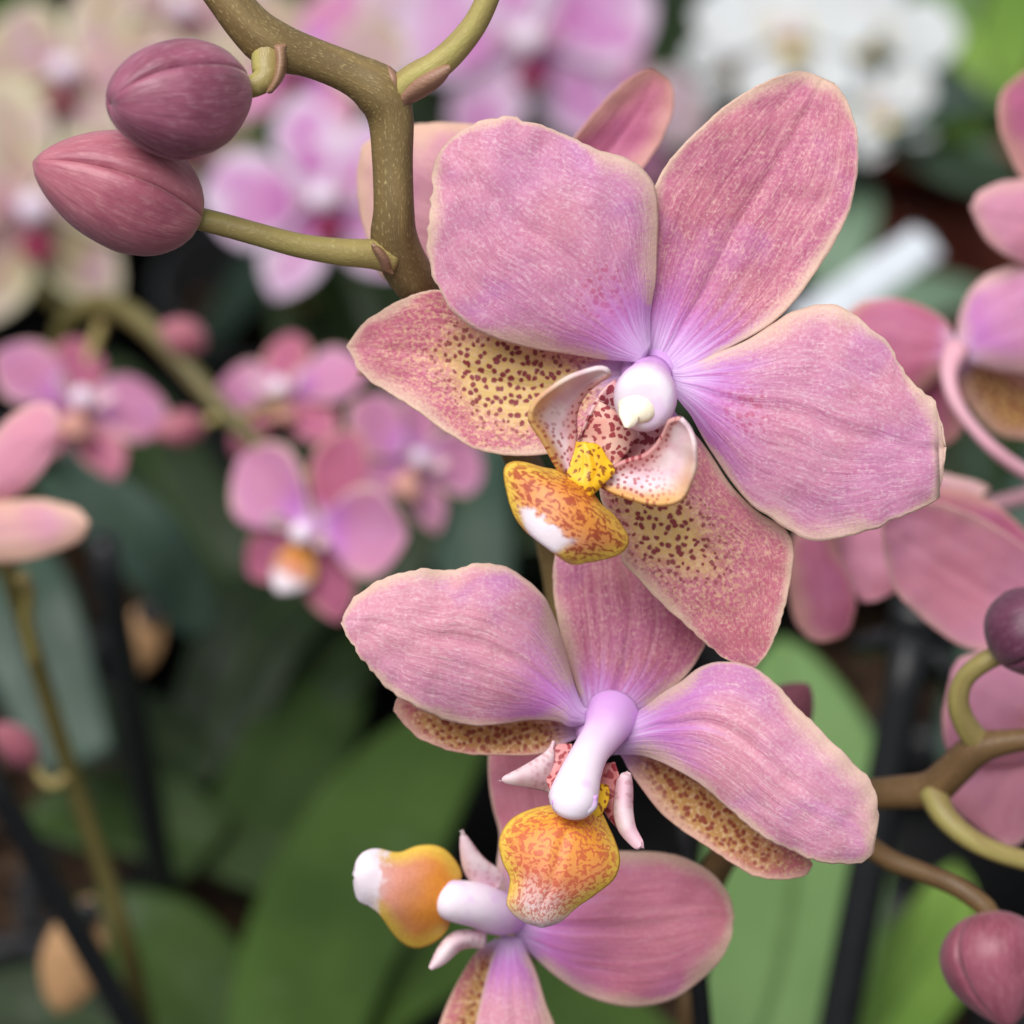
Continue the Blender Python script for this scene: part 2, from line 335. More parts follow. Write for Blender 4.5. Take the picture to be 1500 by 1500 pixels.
M['throat2'] = dotted('lip_throat_dark_striped', lin(240, 200, 196), lin(150, 26, 50), 11.0, 0.44, lin(236, 180, 176))
M['throat3'] = dotted('lip_throat_red_dotted', lin(222, 150, 150), lin(150, 30, 44), 13.0, 0.42, lin(206, 124, 120))
M['callus'] = dotted('lip_callus_yellow', lin(250, 200, 40), lin(140, 70, 20), 13.0, 0.30, lin(246, 184, 30), 0.4)
def column_mat():
    g = G('column_white'); u, v, _ = g.sep(g.uv('uv')); co = g.n('ShaderNodeTexCoord').outputs['Object']
    nz = g.noise(co, 300, 2)
    col = g.mix(g.sm(g.math('ADD', u, g.math('MULTIPLY', g.math('SUBTRACT', nz, 0.5), 0.3)), 0.0, 0.75), lin(228, 168, 238), lin(251, 234, 247))
    col = g.mix(g.math('MULTIPLY', g.sm(nz, 0.56, 0.7), 0.45), col, lin(234, 192, 244))
    return g.finish(col, 0.40, 0.45, g.bump(nz, 0.2, 0.0004), 0.12, sss=0.25)
M['column'] = column_mat()
def plain(name, c, c2=None, rough=0.5, spec=0.4, scale=6, trans=0.0, bump=0.2, coat=0.0):
    g = G(name); co = g.n('ShaderNodeTexCoord').outputs['Object']
    nz = g.noise(co, scale * 100, 3)
    col = g.mix(g.sm(nz, 0.35, 0.65), c, c2 or c)
    return g.finish(col, rough, spec, g.bump(nz, bump, 0.0003) if bump else None, trans, coat=coat)
M['anther'] = plain('anther_cream', lin(252, 244, 228), lin(250, 236, 208), 0.45)
M['hub'] = plain('flower_hub_lilac', lin(236, 190, 246), lin(228, 172, 242), 0.5, trans=0.2, scale=3)
def stem_mat(name, a, b, fleckc, amount=0.8, mag=None):
    g = G(name); flat = g.uv('flat'); x, y, _ = g.sep(flat); u = g.sep(g.uv('uv'))[0]
    col = g.mix(g.sm(g.noise(g.vec(g.math('MULTIPLY', x, 0.8), g.math('MULTIPLY', y, 4.0)), 1.0, 3), 0.36, 0.64), a, b)
    fl = g.noise(g.vec(g.math('MULTIPLY', x, 16.0), g.math('MULTIPLY', y, 46.0)), 1.0, 2, 0.6)
    col = g.mix(g.sm(fl, 0.55, 0.72, 0, amount), col, fleckc)
    if mag is not None: col = g.mix(g.sm(u, 0.55, 1.0, 0, 0.8), col, mag)
    return g.finish(col, 0.42, 0.45, g.bump(fl, 0.3, 0.00025))
M['stem'] = stem_mat('stem_olive_brown', lin(132, 110, 70), lin(112, 92, 58), lin(176, 156, 108), 0.75)
M['pedicel'] = stem_mat('pedicel_olive_green', lin(170, 158, 92), lin(150, 132, 80), lin(200, 186, 126), 0.35)
M['pedicel_pink'] = stem_mat('pedicel_pink', lin(228, 176, 190), lin(222, 164, 178), lin(238, 200, 204), 0.3)
M['stem_brown'] = stem_mat('stem_brown', lin(126, 98, 62), lin(108, 82, 52), lin(160, 130, 84), 0.4)
M['stem_green'] = stem_mat('stem_moss_green', lin(108, 98, 54), lin(92, 84, 44), lin(136, 124, 74), 0.3)
def bud_mat(name, a, b, deep, pale):
    g = G(name); flat = g.uv('flat'); u, v, _ = g.sep(g.uv('uv'))
    st = g.noise(g.vec(g.math('MULTIPLY', u, 3.0), g.math('MULTIPLY', v, 60.0)), 1.0, 3, 0.6)
    n = g.noise(g.vec(g.math('MULTIPLY', u, 9.0), g.math('MULTIPLY', v, 60.0)), 1.0, 4, 0.7)
    col = g.mix(g.sm(g.noise(g.vec(g.math('MULTIPLY', u, 2.0), g.math('MULTIPLY', v, 6.0)), 1.0, 3), 0.38, 0.62), a, b)
    col = g.mix(g.sm(st, 0.52, 0.72, 0, 0.45), col, deep)
    col = g.mix(g.sm(n, 0.46, 0.74, 0, 0.34), col, pale)
    col = g.mix(g.sm(u, 0.10, 0.0, 0, 0.5), col, lin(170, 140, 100))
    return g.finish(col, 0.44, 0.45, g.bump(g.math('ADD', st, g.math('MULTIPLY', n, 0.4)), 0.35, 0.0003), sheen=0.15)
M['bud1'] = bud_mat('bud_plum', lin(150, 82, 106), lin(126, 62, 84), lin(98, 42, 62), lin(196, 150, 164))
M['bud2'] = bud_mat('bud_rose', lin(176, 102, 116), lin(156, 80, 98), lin(126, 54, 72), lin(216, 164, 166))
M['bud3'] = bud_mat('bud_dark_plum', lin(112, 58, 84), lin(96, 46, 70), lin(70, 30, 50), lin(160, 116, 140))
M['bud4'] = bud_mat('bud_wine', lin(154, 82, 100), lin(136, 66, 84), lin(104, 42, 60), lin(190, 134, 144))
def leaf_mat(name, a, b, rough=0.38):
    g = G(name); u, v, _ = g.sep(g.uv('uv')); flat = g.uv('flat')
    ve = g.noise(g.vec(g.math('MULTIPLY', u, 2.0), g.math('MULTIPLY', v, 30.0)), 1.0, 2)
    col = g.mix(g.sm(g.noise(flat, 0.25, 3), 0.36, 0.64), a, b)
    col = g.mix(g.sm(ve, 0.5, 0.75, 0, 0.4), col, b)
    dust = g.noise(flat, 1.1, 5, 0.7)
    col = g.mix(g.sm(dust, 0.56, 0.74, 0, 0.16), col, lin(140, 150, 112))
    col = g.mix(g.sm(g.math('ABSOLUTE', g.math('SUBTRACT', v, 0.5)), 0.05, 0.0, 0, 0.6), col, lin(62, 84, 34))
    return g.finish(col, g.sm(dust, 0.35, 0.7, rough + 0.05, rough + 0.25), 0.3, g.bump(g.math('ADD', ve, dust), 0.3, 0.0006), 0.12, coat=0.0)
M['leaf'] = leaf_mat('leaf_green', lin(70, 96, 38), lin(54, 78, 28))
M['leaf_mid'] = leaf_mat('leaf_deep_green', lin(52, 74, 26), lin(40, 60, 18))
M['leaf_bright'] = leaf_mat('leaf_bright_green', lin(124, 156, 98), lin(108, 142, 82))
M['leaf_dark'] = leaf_mat('leaf_dark_green', lin(32, 48, 18), lin(24, 40, 14))
M['leaf_grey'] = leaf_mat('leaf_grey_green', lin(68, 90, 78), lin(54, 74, 62), 0.3)
M['leaf_pale'] = leaf_mat('leaf_pale_grey_green', lin(140, 166, 140), lin(120, 148, 120))
M['leaf_lime'] = leaf_mat('leaf_lime_green', lin(134, 168, 74), lin(112, 150, 60))
M['black'] = plain('stake_black_plastic', lin(26, 27, 30), lin(18, 19, 22), 0.4, 0.5)
M['tan'] = plain('clip_tan_plastic', lin(190, 148, 106), lin(176, 134, 94), 0.5)
M['tagw'] = plain('tag_white_plastic', lin(232, 236, 242), lin(222, 228, 236), 0.4)
M['terra'] = plain('pot_terracotta_plastic', lin(150, 68, 46), lin(132, 58, 40), 0.5)
M['potb'] = plain('pot_dark_plastic', lin(44, 44, 46), lin(34, 34, 36), 0.45)
M['bark'] = plain('bark_substrate', lin(74, 54, 38), lin(40, 30, 24), 0.8, 0.2, 3, bump=1.0)
M['bench'] = plain('bench_dark_mesh', lin(48, 48, 50), lin(30, 30, 32), 0.7, 0.3, 0.6, bump=0.4)

# ------------------------------------------------------------------ the setting: the dark bench the pots stand on
b = build('bench_surface', [(-2, -0.6, 0), (2, -0.6, 0), (2, 3, 0), (-2, 3, 0), (-2, -0.6, -0.04), (2, -0.6, -0.04), (2, 3, -0.04), (-2, 3, -0.04)],
          [(0, 1, 2, 3), (7, 6, 5, 4), (0, 4, 5, 1), (1, 5, 6, 2), (2, 6, 7, 3), (3, 7, 4, 0)], M['bench'], smooth=False)
b['kind'] = 'structure'

# ------------------------------------------------------------------ builders of plant parts
def bud(parent, pbase, ptip, width, mat, roll=0.0, name='bud', nose=0.85, fat=0.7, asym=0.0):
    """closed bud of three sepals whose edges tuck into seams"""
    pbase = Vector(pbase); ptip = Vector(ptip); ax = (ptip - pbase); Ln = ax.length; ax.normalize()
    tocam = (CAM - pbase); s = (tocam - ax * tocam.dot(ax)).normalized(); t = ax.cross(s)
    e = empty(name, pbase, parent)
    for k in range(3):
        n, m = 30, 22; V = []; uv = []; fl = []
        a0 = roll + k * 2 * math.pi / 3; a1 = a0 + 2 * math.pi / 3
        for i in range(n):
            q = i / (n - 1)
            r = width / 2 * max(1e-4, math.sin(math.pi * min(1, q ** nose)) ** fat) if 0 < q < 1 else width * 0.01
            r = max(r, width * 0.012)
            for j in range(m):
                w_ = j / (m - 1); a = a0 + (a1 - a0) * (w_ * 1.04 - 0.02)
                x = abs(2 * w_ - 1)
                rr = r * (1.03 - 0.24 * max(0, (x - 0.86) / 0.14) ** 1.8 + (0.035 if w_ > 0.5 else -0.012) * x ** 6)
                rr *= 1 + 0.035 * mnoise.noise(Vector((a * 1.6, q * 3, k * 5.0))) + 0.012 * mnoise.noise(Vector((a * 9, q * 5, k * 5.0)))
                tw = a + 0.22 * q
                p = pbase + ax * (q * Ln) + (s * math.cos(tw) + t * math.sin(tw)) * rr + t * (asym * width * math.sin(math.pi * q))
                V.append(p); uv.append((q, w_ * 0.33 + k * 0.33)); fl.append((q * Ln * 100, a * width * 50))
        build('sepal', [list(p) for p in V], quads(n, m), mat, e, uvs={'uv': uv, 'flat': fl}, thick=0.0003)
    return e
def pxs(*a): return [at(*p) for p in a]
def pxtube(name, parent, pts, radpx, mat, **k):
    """pts (px, py, depth); radii in photo pixels"""
    return tube(name, pxs(*pts), [r * PX * p[2] / FOC for r, p in zip(radpx, pts)], mat, parent, **k)

# ---- a generic moth-orchid flower in its own coordinates (x right, y up, z out of its face), used for the flowers behind
def gsheet(name, parent, M4, ang, length, width, mat, curve, cup, z0=0.0, blunt=0.75, wide=0.55, n=18, m=14, base=0.05):
    n_, m_ = n, m; V = []; uv = []; fl = []; aux = []; sd = random.random() * 60
    ca, sa = math.cos(ang), math.sin(ang)
    for i in range(n_):
        q = i / (n_ - 1)
        prof = (math.sin(math.pi * min(1.0, q ** (math.log(0.5) / math.log(wide)))) ** blunt) if 0 < q < 1 else 0.0
        hw = width / 2 * max(prof, 0.16 * (1 - q) if q < 0.5 else 0.02)
        for j in range(m_):
            v = -1 + 2 * j / (m_ - 1)
            l = q * length + base; x = l * ca - v * hw * sa; y = l * sa + v * hw * ca
            z = z0 + curve * q * q + cup * v * v * prof + 0.04 * mnoise.noise(Vector((x * 2.2, y * 2.2, sd)))
            V.append(M4 @ Vector((x, y, z))); uv.append((q, v * 0.5 + 0.5))
            fl.append((x * 3 + sd, y * 3)); aux.append((min(hw * (1 - abs(v)), (1 - q) * length) * 3, sd))
    return build(name, [list(p) for p in V], quads(n_, m_), mat, parent, uvs={'uv': uv, 'flat': fl, 'aux': aux}, thick=0.0004)
def gflower(parent, px, py, d, halfpx, face, rolldeg, pm, sm, lipm='lip3', colm='column', lipscale=1.0, simple=False, name='flower'):
    c = at(px, py, d); s = halfpx * PX * d / FOC
    z = camvec(*face).normalized(); y = camvec(0, 1, 0); y = (y - z * y.dot(z)).normalized(); x = y.cross(z)
    r = math.radians(rolldeg); x2 = x * math.cos(r) + y * math.sin(r); y2 = y * math.cos(r) - x * math.sin(r)
    M4 = Matrix(((x2.x, y2.x, z.x, c.x), (x2.y, y2.y, z.y, c.y), (x2.z, y2.z, z.z, c.z), (0, 0, 0, 1))) @ Matrix.Scale(s, 4)
    e = empty(name, c, parent); R = math.radians; J = lambda a: random.uniform(-a, a)
    pm = M[pm]; sm = M[sm]
    gsheet('sepal', e, M4, R(90 + J(5)), 1.0, 0.62, sm, J(.12) - .05, .05, -0.03)
    for k in (-1, 1): gsheet('sepal', e, M4, R(-90 + k * (38 + J(5))), 0.95, 0.58, sm, J(.12) - .05, .05, -0.05)
    gsheet('petal', e, M4, R(14 + J(6)), 1.0, 0.92, pm, J(.15), .05 + J(.08), 0.03, 0.72, 0.58)
    gsheet('petal', e, M4, R(166 + J(6)), 1.0, 0.92, pm, J(.15), .05 + J(.08), 0.03, 0.72, 0.58)
    ls = lipscale
    gsheet('lip', e, M4 @ Matrix.Translation((0, -0.12, 0.16)), R(-90), 0.52 * ls, 0.46 * ls, M[lipm], .16, -.12, 0.0, 0.7, 0.6)
    if not simple:
        for k in (-1, 1):
            gsheet('lip_lobe', e, M4 @ Matrix.Translation((0.05 * k, -0.12, 0.14)), R(90 - k * 70), 0.26 * ls, 0.16 * ls, M['lobe_h'], .24, .1, 0.0, n=10, m=8)
    a0 = M4 @ Vector((0, 0.0, 0.0)); a1 = M4 @ Vector((0, -0.10, 0.32))
    lathe('column', a0, a1 - a0, [(0, .08 * s), (.1 * s, .11 * s), (.22 * s, .12 * s), (.30 * s, .11 * s), (.335 * s, .07 * s), (.345 * s, .01 * s)], M[colm], e, 14)
    return e

def midrib_leaf(name, parent, cl, widths, mat, upmix=0.7, fold=0.22, n=30, m=16, tipr=0.5):
    """strap leaf: centre line points in the world, half widths (m); a V fold along the midrib"""
    A = np.hstack([np.array([list(p) for p in cl]), np.array(widths)[:, None]]); C = catmull(A, n); P = C[:, :3]
    T = np.gradient(P, axis=0); T /= np.linalg.norm(T, axis=1)[:, None]
    V = []; uv = []; fl = []; s = np.concatenate([[0], np.cumsum(np.linalg.norm(np.diff(P, axis=0), axis=1))]); sd = random.random() * 40
    upn = (Vector((0, 0, 1)) * upmix - FWD * (1 - upmix)).normalized()
    for i in range(n):
        t = Vector(T[i]); side = t.cross(upn).normalized(); nn = side.cross(t).normalized(); q = i / (n - 1)
        taper = 1.0 if q < tipr else math.sqrt(max(0.0, 1 - ((q - tipr) / (1 - tipr)) ** 2.4))
        hw = max(C[i, 3] * taper, 0.0006)
        for j in range(m):
            v = -1 + 2 * j / (m - 1)
            off = nn * (hw * fold * abs(v) - hw * 0.25 * v * v * fold + 0.0015 * mnoise.noise(Vector((q * 4, v, sd))))
            V.append(list(Vector(P[i]) + side * (v * hw) + off)); uv.append((q, v * 0.5 + 0.5)); fl.append((s[i] * 100 + sd, v * hw * 100))
    return build(name, V, quads(n, m), mat, parent, uvs={'uv': uv, 'flat': fl}, thick=0.0014)
# ================================================================== the orchid in front
A = empty('orchid_plant', (0.012, 0.285, 0.105))
tag(A, 'pink moth orchid with spotted orange-lipped flowers and two plum buds on an olive stem', 'orchid')
# --- main spike, zigzagging from joint to joint
pxtube('stem', A, [(262, -90, .292), (318, -22, .293), (362, 34, .294), (400, 66, .295), (455, 84, .296), (515, 108, .297), (556, 134, .298), (572, 172, .299), (575, 235, .300),
                   (577, 305, .301), (578, 352, .303), (600, 400, .306), (640, 455, .311), (705, 560, .318), (772, 690, .324), (812, 800, .330), (828, 950, .336), (800, 1120, .345), (762, 1320, .365)],
       [29, 30, 33, 37, 30, 31, 39, 34, 30, 30, 35, 34, 30, 26, 26, 26, 26, 27, 28], M['stem'], n=150, seg=22)
sb = at(762, 1320, .365)
tube('stem', [sb, sb + Vector((-0.001, 0.002, -.03)), Vector((0.003, 0.287, 0.16)), Vector((0.012, 0.285, 0.10))], [.0026, .0027, .003, .0032], M['stem'], A, n=20)
pxtube('pedicel', A, [(392, 62, .2945), (390, 92, .2935), (389, 112, .2930), (376, 124, .2928), (352, 131, .293)], [25, 22, 20, 17, 16], M['pedicel'], n=34)
pxtube('pedicel', A, [(574, 142, .298), (606, 116, .297), (640, 96, .296), (672, 66, .295), (700, 28, .294), (722, -24, .293), (735, -80, .292)], [22, 23, 22, 20, 18, 17, 17], M['pedicel'], n=44)
pxtube('pedicel', A, [(576, 378, .303), (545, 372, .302), (500, 369, .301), (440, 360, .300), (380, 344, .299), (330, 330, .2985), (282, 318, .298)], [24, 22, 20, 18, 17, 17, 17], M['pedicel'], n=50)
pxtube('pedicel', A, [(640, 455, .311), (720, 480, .318), (820, 510, .316), (910, 530, .308), (948, 540, .3025)], [20, 19, 18, 17, 20], M['pedicel'], n=40)
pxtube('pedicel', A, [(812, 800, .330), (850, 880, .332), (890, 980, .326), (893, 1050, .316)], [20, 18, 18, 20], M['pedicel'], n=30)
pxtube('pedicel', A, [(800, 1120, .345), (800, 1220, .345), (780, 1310, .336), (752, 1345, .328)], [20, 18, 17, 18], M['pedicel'], n=30)
# --- bracts at the joints
def bract(parent, pts, widths, mat, side):
    """small pointed scale hugging a joint: centre line (px,py,d), half widths px"""
    return petal_px('bract', [(p[0] - s[0] * w_, p[1] - s[1] * w_) for p, w_, s in zip(pts, widths, side)], [(p[0] + s[0] * w_, p[1] + s[1] * w_) for p, w_, s in zip(pts, widths, side)],
                    parent, mat, pts[0][2], pts[-1][2], bow=0.0006, cup=0.0018, rib=0, rip=0.0001, n=14, m=10, scallop=0.4, thick=0.0004)
M['bract'] = stem_mat('bract_brown', lin(138, 104, 78), lin(150, 112, 92), lin(190, 160, 120), 0.3)
bract(A, [(584, 146, .2968), (612, 126, .2950), (640, 110, .2940), (660, 98, .2940)], [10, 17, 13, 2], M['bract'], [(-.5, -.85)] * 4)
bract(A, [(580, 128, .2962), (574, 112, .2962), (566, 98, .2968)], [9, 8, 2], M['bract'], [(-.9, .3)] * 3)
bract(A, [(409, 66, .2925), (411, 92, .2918), (406, 116, .2916), (394, 136, .2920)], [9, 8, 7, 2], M['bract'], [(-1, .1)] * 4)
bract(A, [(566, 398, .3018), (560, 376, .3000), (548, 358, .2995)], [10, 13, 3], M['bract'], [(-.9, -.4)] * 3)
# --- buds
bud(A, at(358, 129, .2925), at(163, 152, .283), 160 * PX, M['bud1'], roll=math.radians(28), nose=0.95, fat=0.52, asym=-0.03)
bud(A, at(293, 322, .298), at(50, 238, .291), 166 * PX, M['bud2'], roll=math.radians(10), nose=0.80, fat=0.64, asym=0.03)

# --- flower one: faces the camera
f1 = empty('flower', at(950, 545, .300), A); f1['label'] = 'open flower facing forward with spotted yellow lower sepals and white column'
petal_px('petal', [(940, 530), (885, 526), (831, 518), (769, 508), (711, 489), (666, 460), (643, 423), (629, 386), (626, 349), (631, 311), (633, 274), (637, 240), (648, 218)],
         [(952, 512), (952, 458), (960, 411), (962, 361), (964, 316), (960, 278), (943, 249), (918, 233), (881, 221), (840, 202), (794, 184), (745, 171), (700, 181), (664, 202), (648, 218)],
         f1, M['petal'], .3000, .2965, bow=.0025, cup=.0022, seed=3.1, n=64, m=44, scallop=6.5)
petal_px('petal', [(985, 540), (1004, 537), (1049, 518), (1094, 499), (1136, 472), (1163, 456), (1205, 446), (1233, 450), (1258, 466), (1274, 482), (1299, 499), (1316, 527), (1333, 556), (1364, 585), (1379, 621), (1385, 655)],
         [(985, 575), (1000, 593), (1013, 609), (1032, 644), (1051, 674), (1074, 708), (1101, 739), (1131, 760), (1165, 782), (1188, 791), (1230, 788), (1283, 773), (1333, 751), (1369, 733), (1381, 697), (1385, 655)],
         f1, M['petal'], .3000, .2975, bow=.0022, cup=.0020, seed=8.4, n=64, m=44, scallop=6.5)
petal_px('sepal', [(940, 525), (938, 460), (940, 392), (944, 330), (956, 280), (980, 236), (1014, 198), (1056, 160), (1094, 134), (1136, 113), (1167, 104), (1188, 108), (1204, 121)],
         [(990, 545), (1030, 528), (1075, 506), (1115, 484), (1143, 463), (1167, 437), (1195, 399), (1222, 357), (1243, 312), (1254, 264), (1257, 219), (1252, 177), (1240, 146), (1224, 124), (1204, 121)],
         f1, M['dorsal'], .3018, .3030, bow=.0012, cup=-.0010, rib=.0006, seed=5.2, n=64, m=40)
petal_px('sepal', [(915, 525), (870, 505), (800, 478), (740, 455), (690, 434), (640, 425), (600, 433), (563, 452), (530, 477), (508, 507)],
         [(915, 570), (890, 615), (850, 650), (802, 665), (745, 667), (695, 657), (658, 636), (621, 609), (583, 584), (546, 560), (523, 540), (520, 530), (508, 507)],
         f1, M['sepal'], .3035, .3060, bow=.0006, cup=-.0015, seed=1.7, n=64, m=40)
petal_px('sepal', [(925, 600), (900, 650), (880, 700), (880, 730), (892, 758), (907, 796), (913, 824), (937, 849), (964, 879), (1002, 913), (1040, 948), (1067, 967), (1093, 976), (1108, 976)],
         [(985, 600), (1030, 650), (1070, 710), (1110, 750), (1150, 775), (1162, 807), (1158, 849), (1150, 887), (1139, 925), (1124, 957), (1108, 976)],
         f1, M['sepal_low'], .3035, .3030, bow=.0010, cup=-.0010, seed=2.9, n=64, m=40)
lathe('hub', at(952, 548, .3040), camvec(-.02, .0, 1), [(0, .0026), (.0010, .0032), (.0018, .0031), (.0026, .0026), (.0031, .0014)], M['hub'], f1, 24)
# column, seen nearly end-on
cb = at(953, 553, .3020); ct = at(943, 590, .2895); ax = (ct - cb); Lc = ax.length
co = lathe('column', cb, ax, [(0, .0024), (Lc * .2, .0025), (Lc * .45, .0028), (Lc * .65, .0032), (Lc * .80, .00335), (Lc * .90, .0032), (Lc * .95, .0029), (Lc * .98, .0023), (Lc * .985, .0015), (Lc * .98, .0004)], M['column'], f1, 30, squash=1.06, side=camvec(1, 0, 0))
lathe('anther_cap', at(934, 596, .2914), camvec(-.12, -.15, 1), [(0, .0016), (.0008, .0021), (.0014, .0020), (.0018, .0015), (.0020, .0008), (.00205, .0001)], M['anther'], co, 18, squash=0.75, side=camvec(1, -.35, 0))
petal_px('rostellum', [(908, 592), (908, 606), (914, 618), (918, 626)], [(930, 604), (934, 614), (928, 622), (918, 626)], co, M['anther'], .2898, .2885, bow=.0004, cup=.0006, rib=0, n=10, m=8, scallop=0, thick=.0005)
# lip: throat, side lobes, callus, striped mid lobe
petal_px('lip_throat', [(900, 556), (884, 570), (868, 596), (852, 632), (838, 668), (832, 698)], [(975, 610), (974, 630), (962, 652), (938, 674), (908, 692), (880, 715)], f1, M['throat2'], .2990, .2930, bow=-.0018, cup=-.0024, rib=0, n=26, m=24, scallop=0.5)
petal_px('lip_throat', [(878, 588), (866, 612), (856, 636), (848, 656)], [(936, 622), (930, 644), (918, 664), (900, 684)], f1, M['throat'], .2962, .2925, bow=.0012, cup=.0012, rib=0, n=18, m=16, scallop=0.3)
petal_px('lip_lobe', [(824, 696), (812, 676), (802, 657), (790, 637), (780, 623), (776, 606), (785, 588), (807, 569), (833, 553), (863, 542), (884, 539), (893, 546)],
         [(842, 690), (842, 664), (844, 640), (844, 612), (850, 590), (862, 573), (878, 560), (890, 552), (893, 546)], f1, M['lobe_l'], .2925, .2868, bow=-.0012, cup=-.0018, roll=.0016, rib=0, n=36, m=24, scallop=0.8, thick=.0005)
petal_px('lip_lobe', [(888, 690), (904, 680), (924, 672), (944, 666), (960, 652), (972, 634), (980, 617), (997, 613)],
         [(882, 716), (903, 723), (927, 731), (951, 738), (977, 739), (999, 730), (1012, 706), (1019, 679), (1017, 647), (1009, 626), (997, 613)], f1, M['lobe_r'], .2925, .2868, bow=-.0010, cup=-.0018, roll=-.0016, rib=0, n=36, m=24, scallop=0.8, thick=.0005)
petal_px('callus', [(845, 647), (840, 665), (834, 684), (829, 702), (840, 710), (851, 718), (862, 726)], [(868, 651), (879, 657), (889, 673), (900, 690), (888, 702), (876, 713), (862, 726)], f1, M['callus'], .2912, .2900, bow=.0002, cup=.0003, rib=-.0007, n=26, m=20, scallop=1.0, thick=.0006)
petal_px('lip', [(836, 704), (826, 697), (815, 691), (793, 687), (769, 680), (750, 679), (740, 689), (744, 719), (753, 749), (769, 773), (786, 786), (800, 797)],
         [(866, 722), (874, 734), (883, 745), (898, 757), (913, 778), (919, 794), (910, 808), (887, 817), (860, 822), (840, 825), (820, 813), (800, 797)], f1, M['lip'], .2915, .2880, bow=.0030, cup=.0040, rib=0, rip=.0003, n=44, m=36, scallop=0.8, thick=.0005)

# --- flower two: seen from above, nodding
f2 = empty('flower', at(888, 1060, .306), A); f2['label'] = 'nodding flower with long white column and orange speckled lip'
petal_px('petal', [(860, 1058), (834, 1064), (818, 1056), (778, 1054), (737, 1060), (699, 1063), (655, 1055), (615, 1038), (580, 1019), (558, 997), (533, 969), (511, 938), (500, 912)],
         [(862, 1040), (853, 1034), (840, 1001), (828, 957), (817, 919), (806, 891), (793, 869), (768, 847), (746, 833), (706, 825), (677, 831), (655, 836), (621, 834), (587, 841), (555, 846), (536, 861), (514, 881), (500, 912)],
         f2, M['petal2'], .3060, .3000, bow=.0030, cup=.0024, seed=12.2, n=64, m=44, scallop=6.5)
petal_px('petal', [(905, 1062), (946, 1035), (973, 1014), (998, 999), (1022, 980), (1050, 970), (1084, 972), (1112, 983), (1140, 1004), (1160, 1028), (1181, 1049), (1206, 1073), (1237, 1105), (1261, 1129), (1280, 1157), (1285, 1190), (1281, 1228)],
         [(895, 1105), (932, 1105), (956, 1111), (987, 1125), (1022, 1146), (1060, 1177), (1095, 1208), (1129, 1233), (1164, 1247), (1192, 1259), (1226, 1265), (1261, 1264), (1276, 1252), (1281, 1228)],
         f2, M['petal2'], .3060, .3000, bow=.0034, cup=.0020, seed=15.6, n=64, m=44, scallop=6.0)
petal_px('sepal', [(856, 1050), (853, 1032), (834, 975), (820, 925), (812, 878), (810, 840), (818, 800), (850, 770), (900, 756)],
         [(912, 1056), (921, 1049), (960, 1025), (998, 997), (1022, 966), (1038, 930), (1040, 880), (1010, 820), (960, 770), (900, 756)],
         f2, M['dorsal'], .3085, .3150, bow=.0015, cup=.0008, rib=.0004, seed=17.1, n=56, m=36)
petal_px('sepal', [(850, 1062), (820, 1040), (760, 1020), (700, 1005), (640, 1000), (600, 1008), (584, 1018), (577, 1040)],
         [(850, 1080), (825, 1090), (805, 1100), (778, 1106), (731, 1106), (684, 1104), (643, 1095), (612, 1080), (593, 1062), (577, 1040)],
         f2, M['sepal_tan'], .3100, .3080, bow=.0, cup=-.0010, seed=21.0, n=50, m=32)
petal_px('sepal', [(915, 1095), (960, 1085), (1020, 1100), (1080, 1140), (1130, 1190), (1170, 1235), (1190, 1266)],
         [(905, 1100), (914, 1112), (921, 1127), (939, 1153), (966, 1188), (994, 1212), (1036, 1240), (1077, 1267), (1105, 1283), (1133, 1288), (1176, 1284), (1190, 1266)],
         f2, M['sepal_tan'], .3100, .3075, bow=.0, cup=-.0010, seed=23.0, n=50, m=32)
lathe('hub', at(886, 1062, .3095), camvec(-.1, -.1, 1), [(0, .0026), (.0012, .0031), (.0024, .0031), (.0034, .0025), (.0040, .001)], M['hub'], f2, 24)
pxtube('column', f2, [(898, 1046, .3070), (885, 1072, .3030), (866, 1100, .2995), (852, 1130, .2968), (843, 1158, .2950), (838, 1176, .2940), (836, 1184, .2942)], [40, 31, 27, 30, 35, 36, 27], M['column'], n=60, seg=28)
petal_px('rostellum', [(808, 1172), (812, 1186), (828, 1196)], [(846, 1180), (842, 1192), (828, 1196)], f2, M['column'], .2926, .2924, bow=.0003, cup=.0005, rib=0, rip=0, n=8, m=8, scallop=0)
petal_px('rostellum', [(842, 1180), (848, 1190), (860, 1193)], [(875, 1164), (874, 1182), (860, 1193)], f2, M['column'], .2928, .2926, bow=.0003, cup=.0005, rib=0, rip=0, n=8, m=8, scallop=0)
petal_px('lip_lobe', [(806, 1162), (794, 1157), (770, 1151), (748, 1147), (732, 1143)], [(812, 1085), (803, 1100), (786, 1113), (764, 1126), (732, 1143)], f2, M['lobe_h'], .3020, .2985, bow=.0006, cup=.0010, rib=0, n=24, m=18, scallop=0.6, thick=.0005)
petal_px('lip_throat', [(826, 1090), (814, 1092), (806, 1110), (800, 1140), (808, 1164)], [(838, 1090), (838, 1110), (836, 1130), (834, 1150), (828, 1166)], f2, M['throat3'], .3030, .3000, rib=0, n=14, m=12, scallop=0)
petal_px('lip_throat', [(882, 1120), (878, 1150), (880, 1172), (890, 1196), (908, 1216)], [(900, 1116), (908, 1140), (912, 1165), (914, 1190), (914, 1218)], f2, M['throat3'], .3020, .2990, rib=0, n=16, m=12, scallop=0)
petal_px('lip_lobe', [(908, 1136), (904, 1160), (902, 1190), (908, 1214), (920, 1230), (934, 1243), (941, 1241)], [(921, 1131), (924, 1155), (924, 1183), (928, 1210), (936, 1226), (942, 1236), (941, 1241)], f2, M['lobe_h'], .3000, .2960, bow=.0006, cup=.0016, rib=0, n=26, m=14, scallop=0.5, thick=.0006)
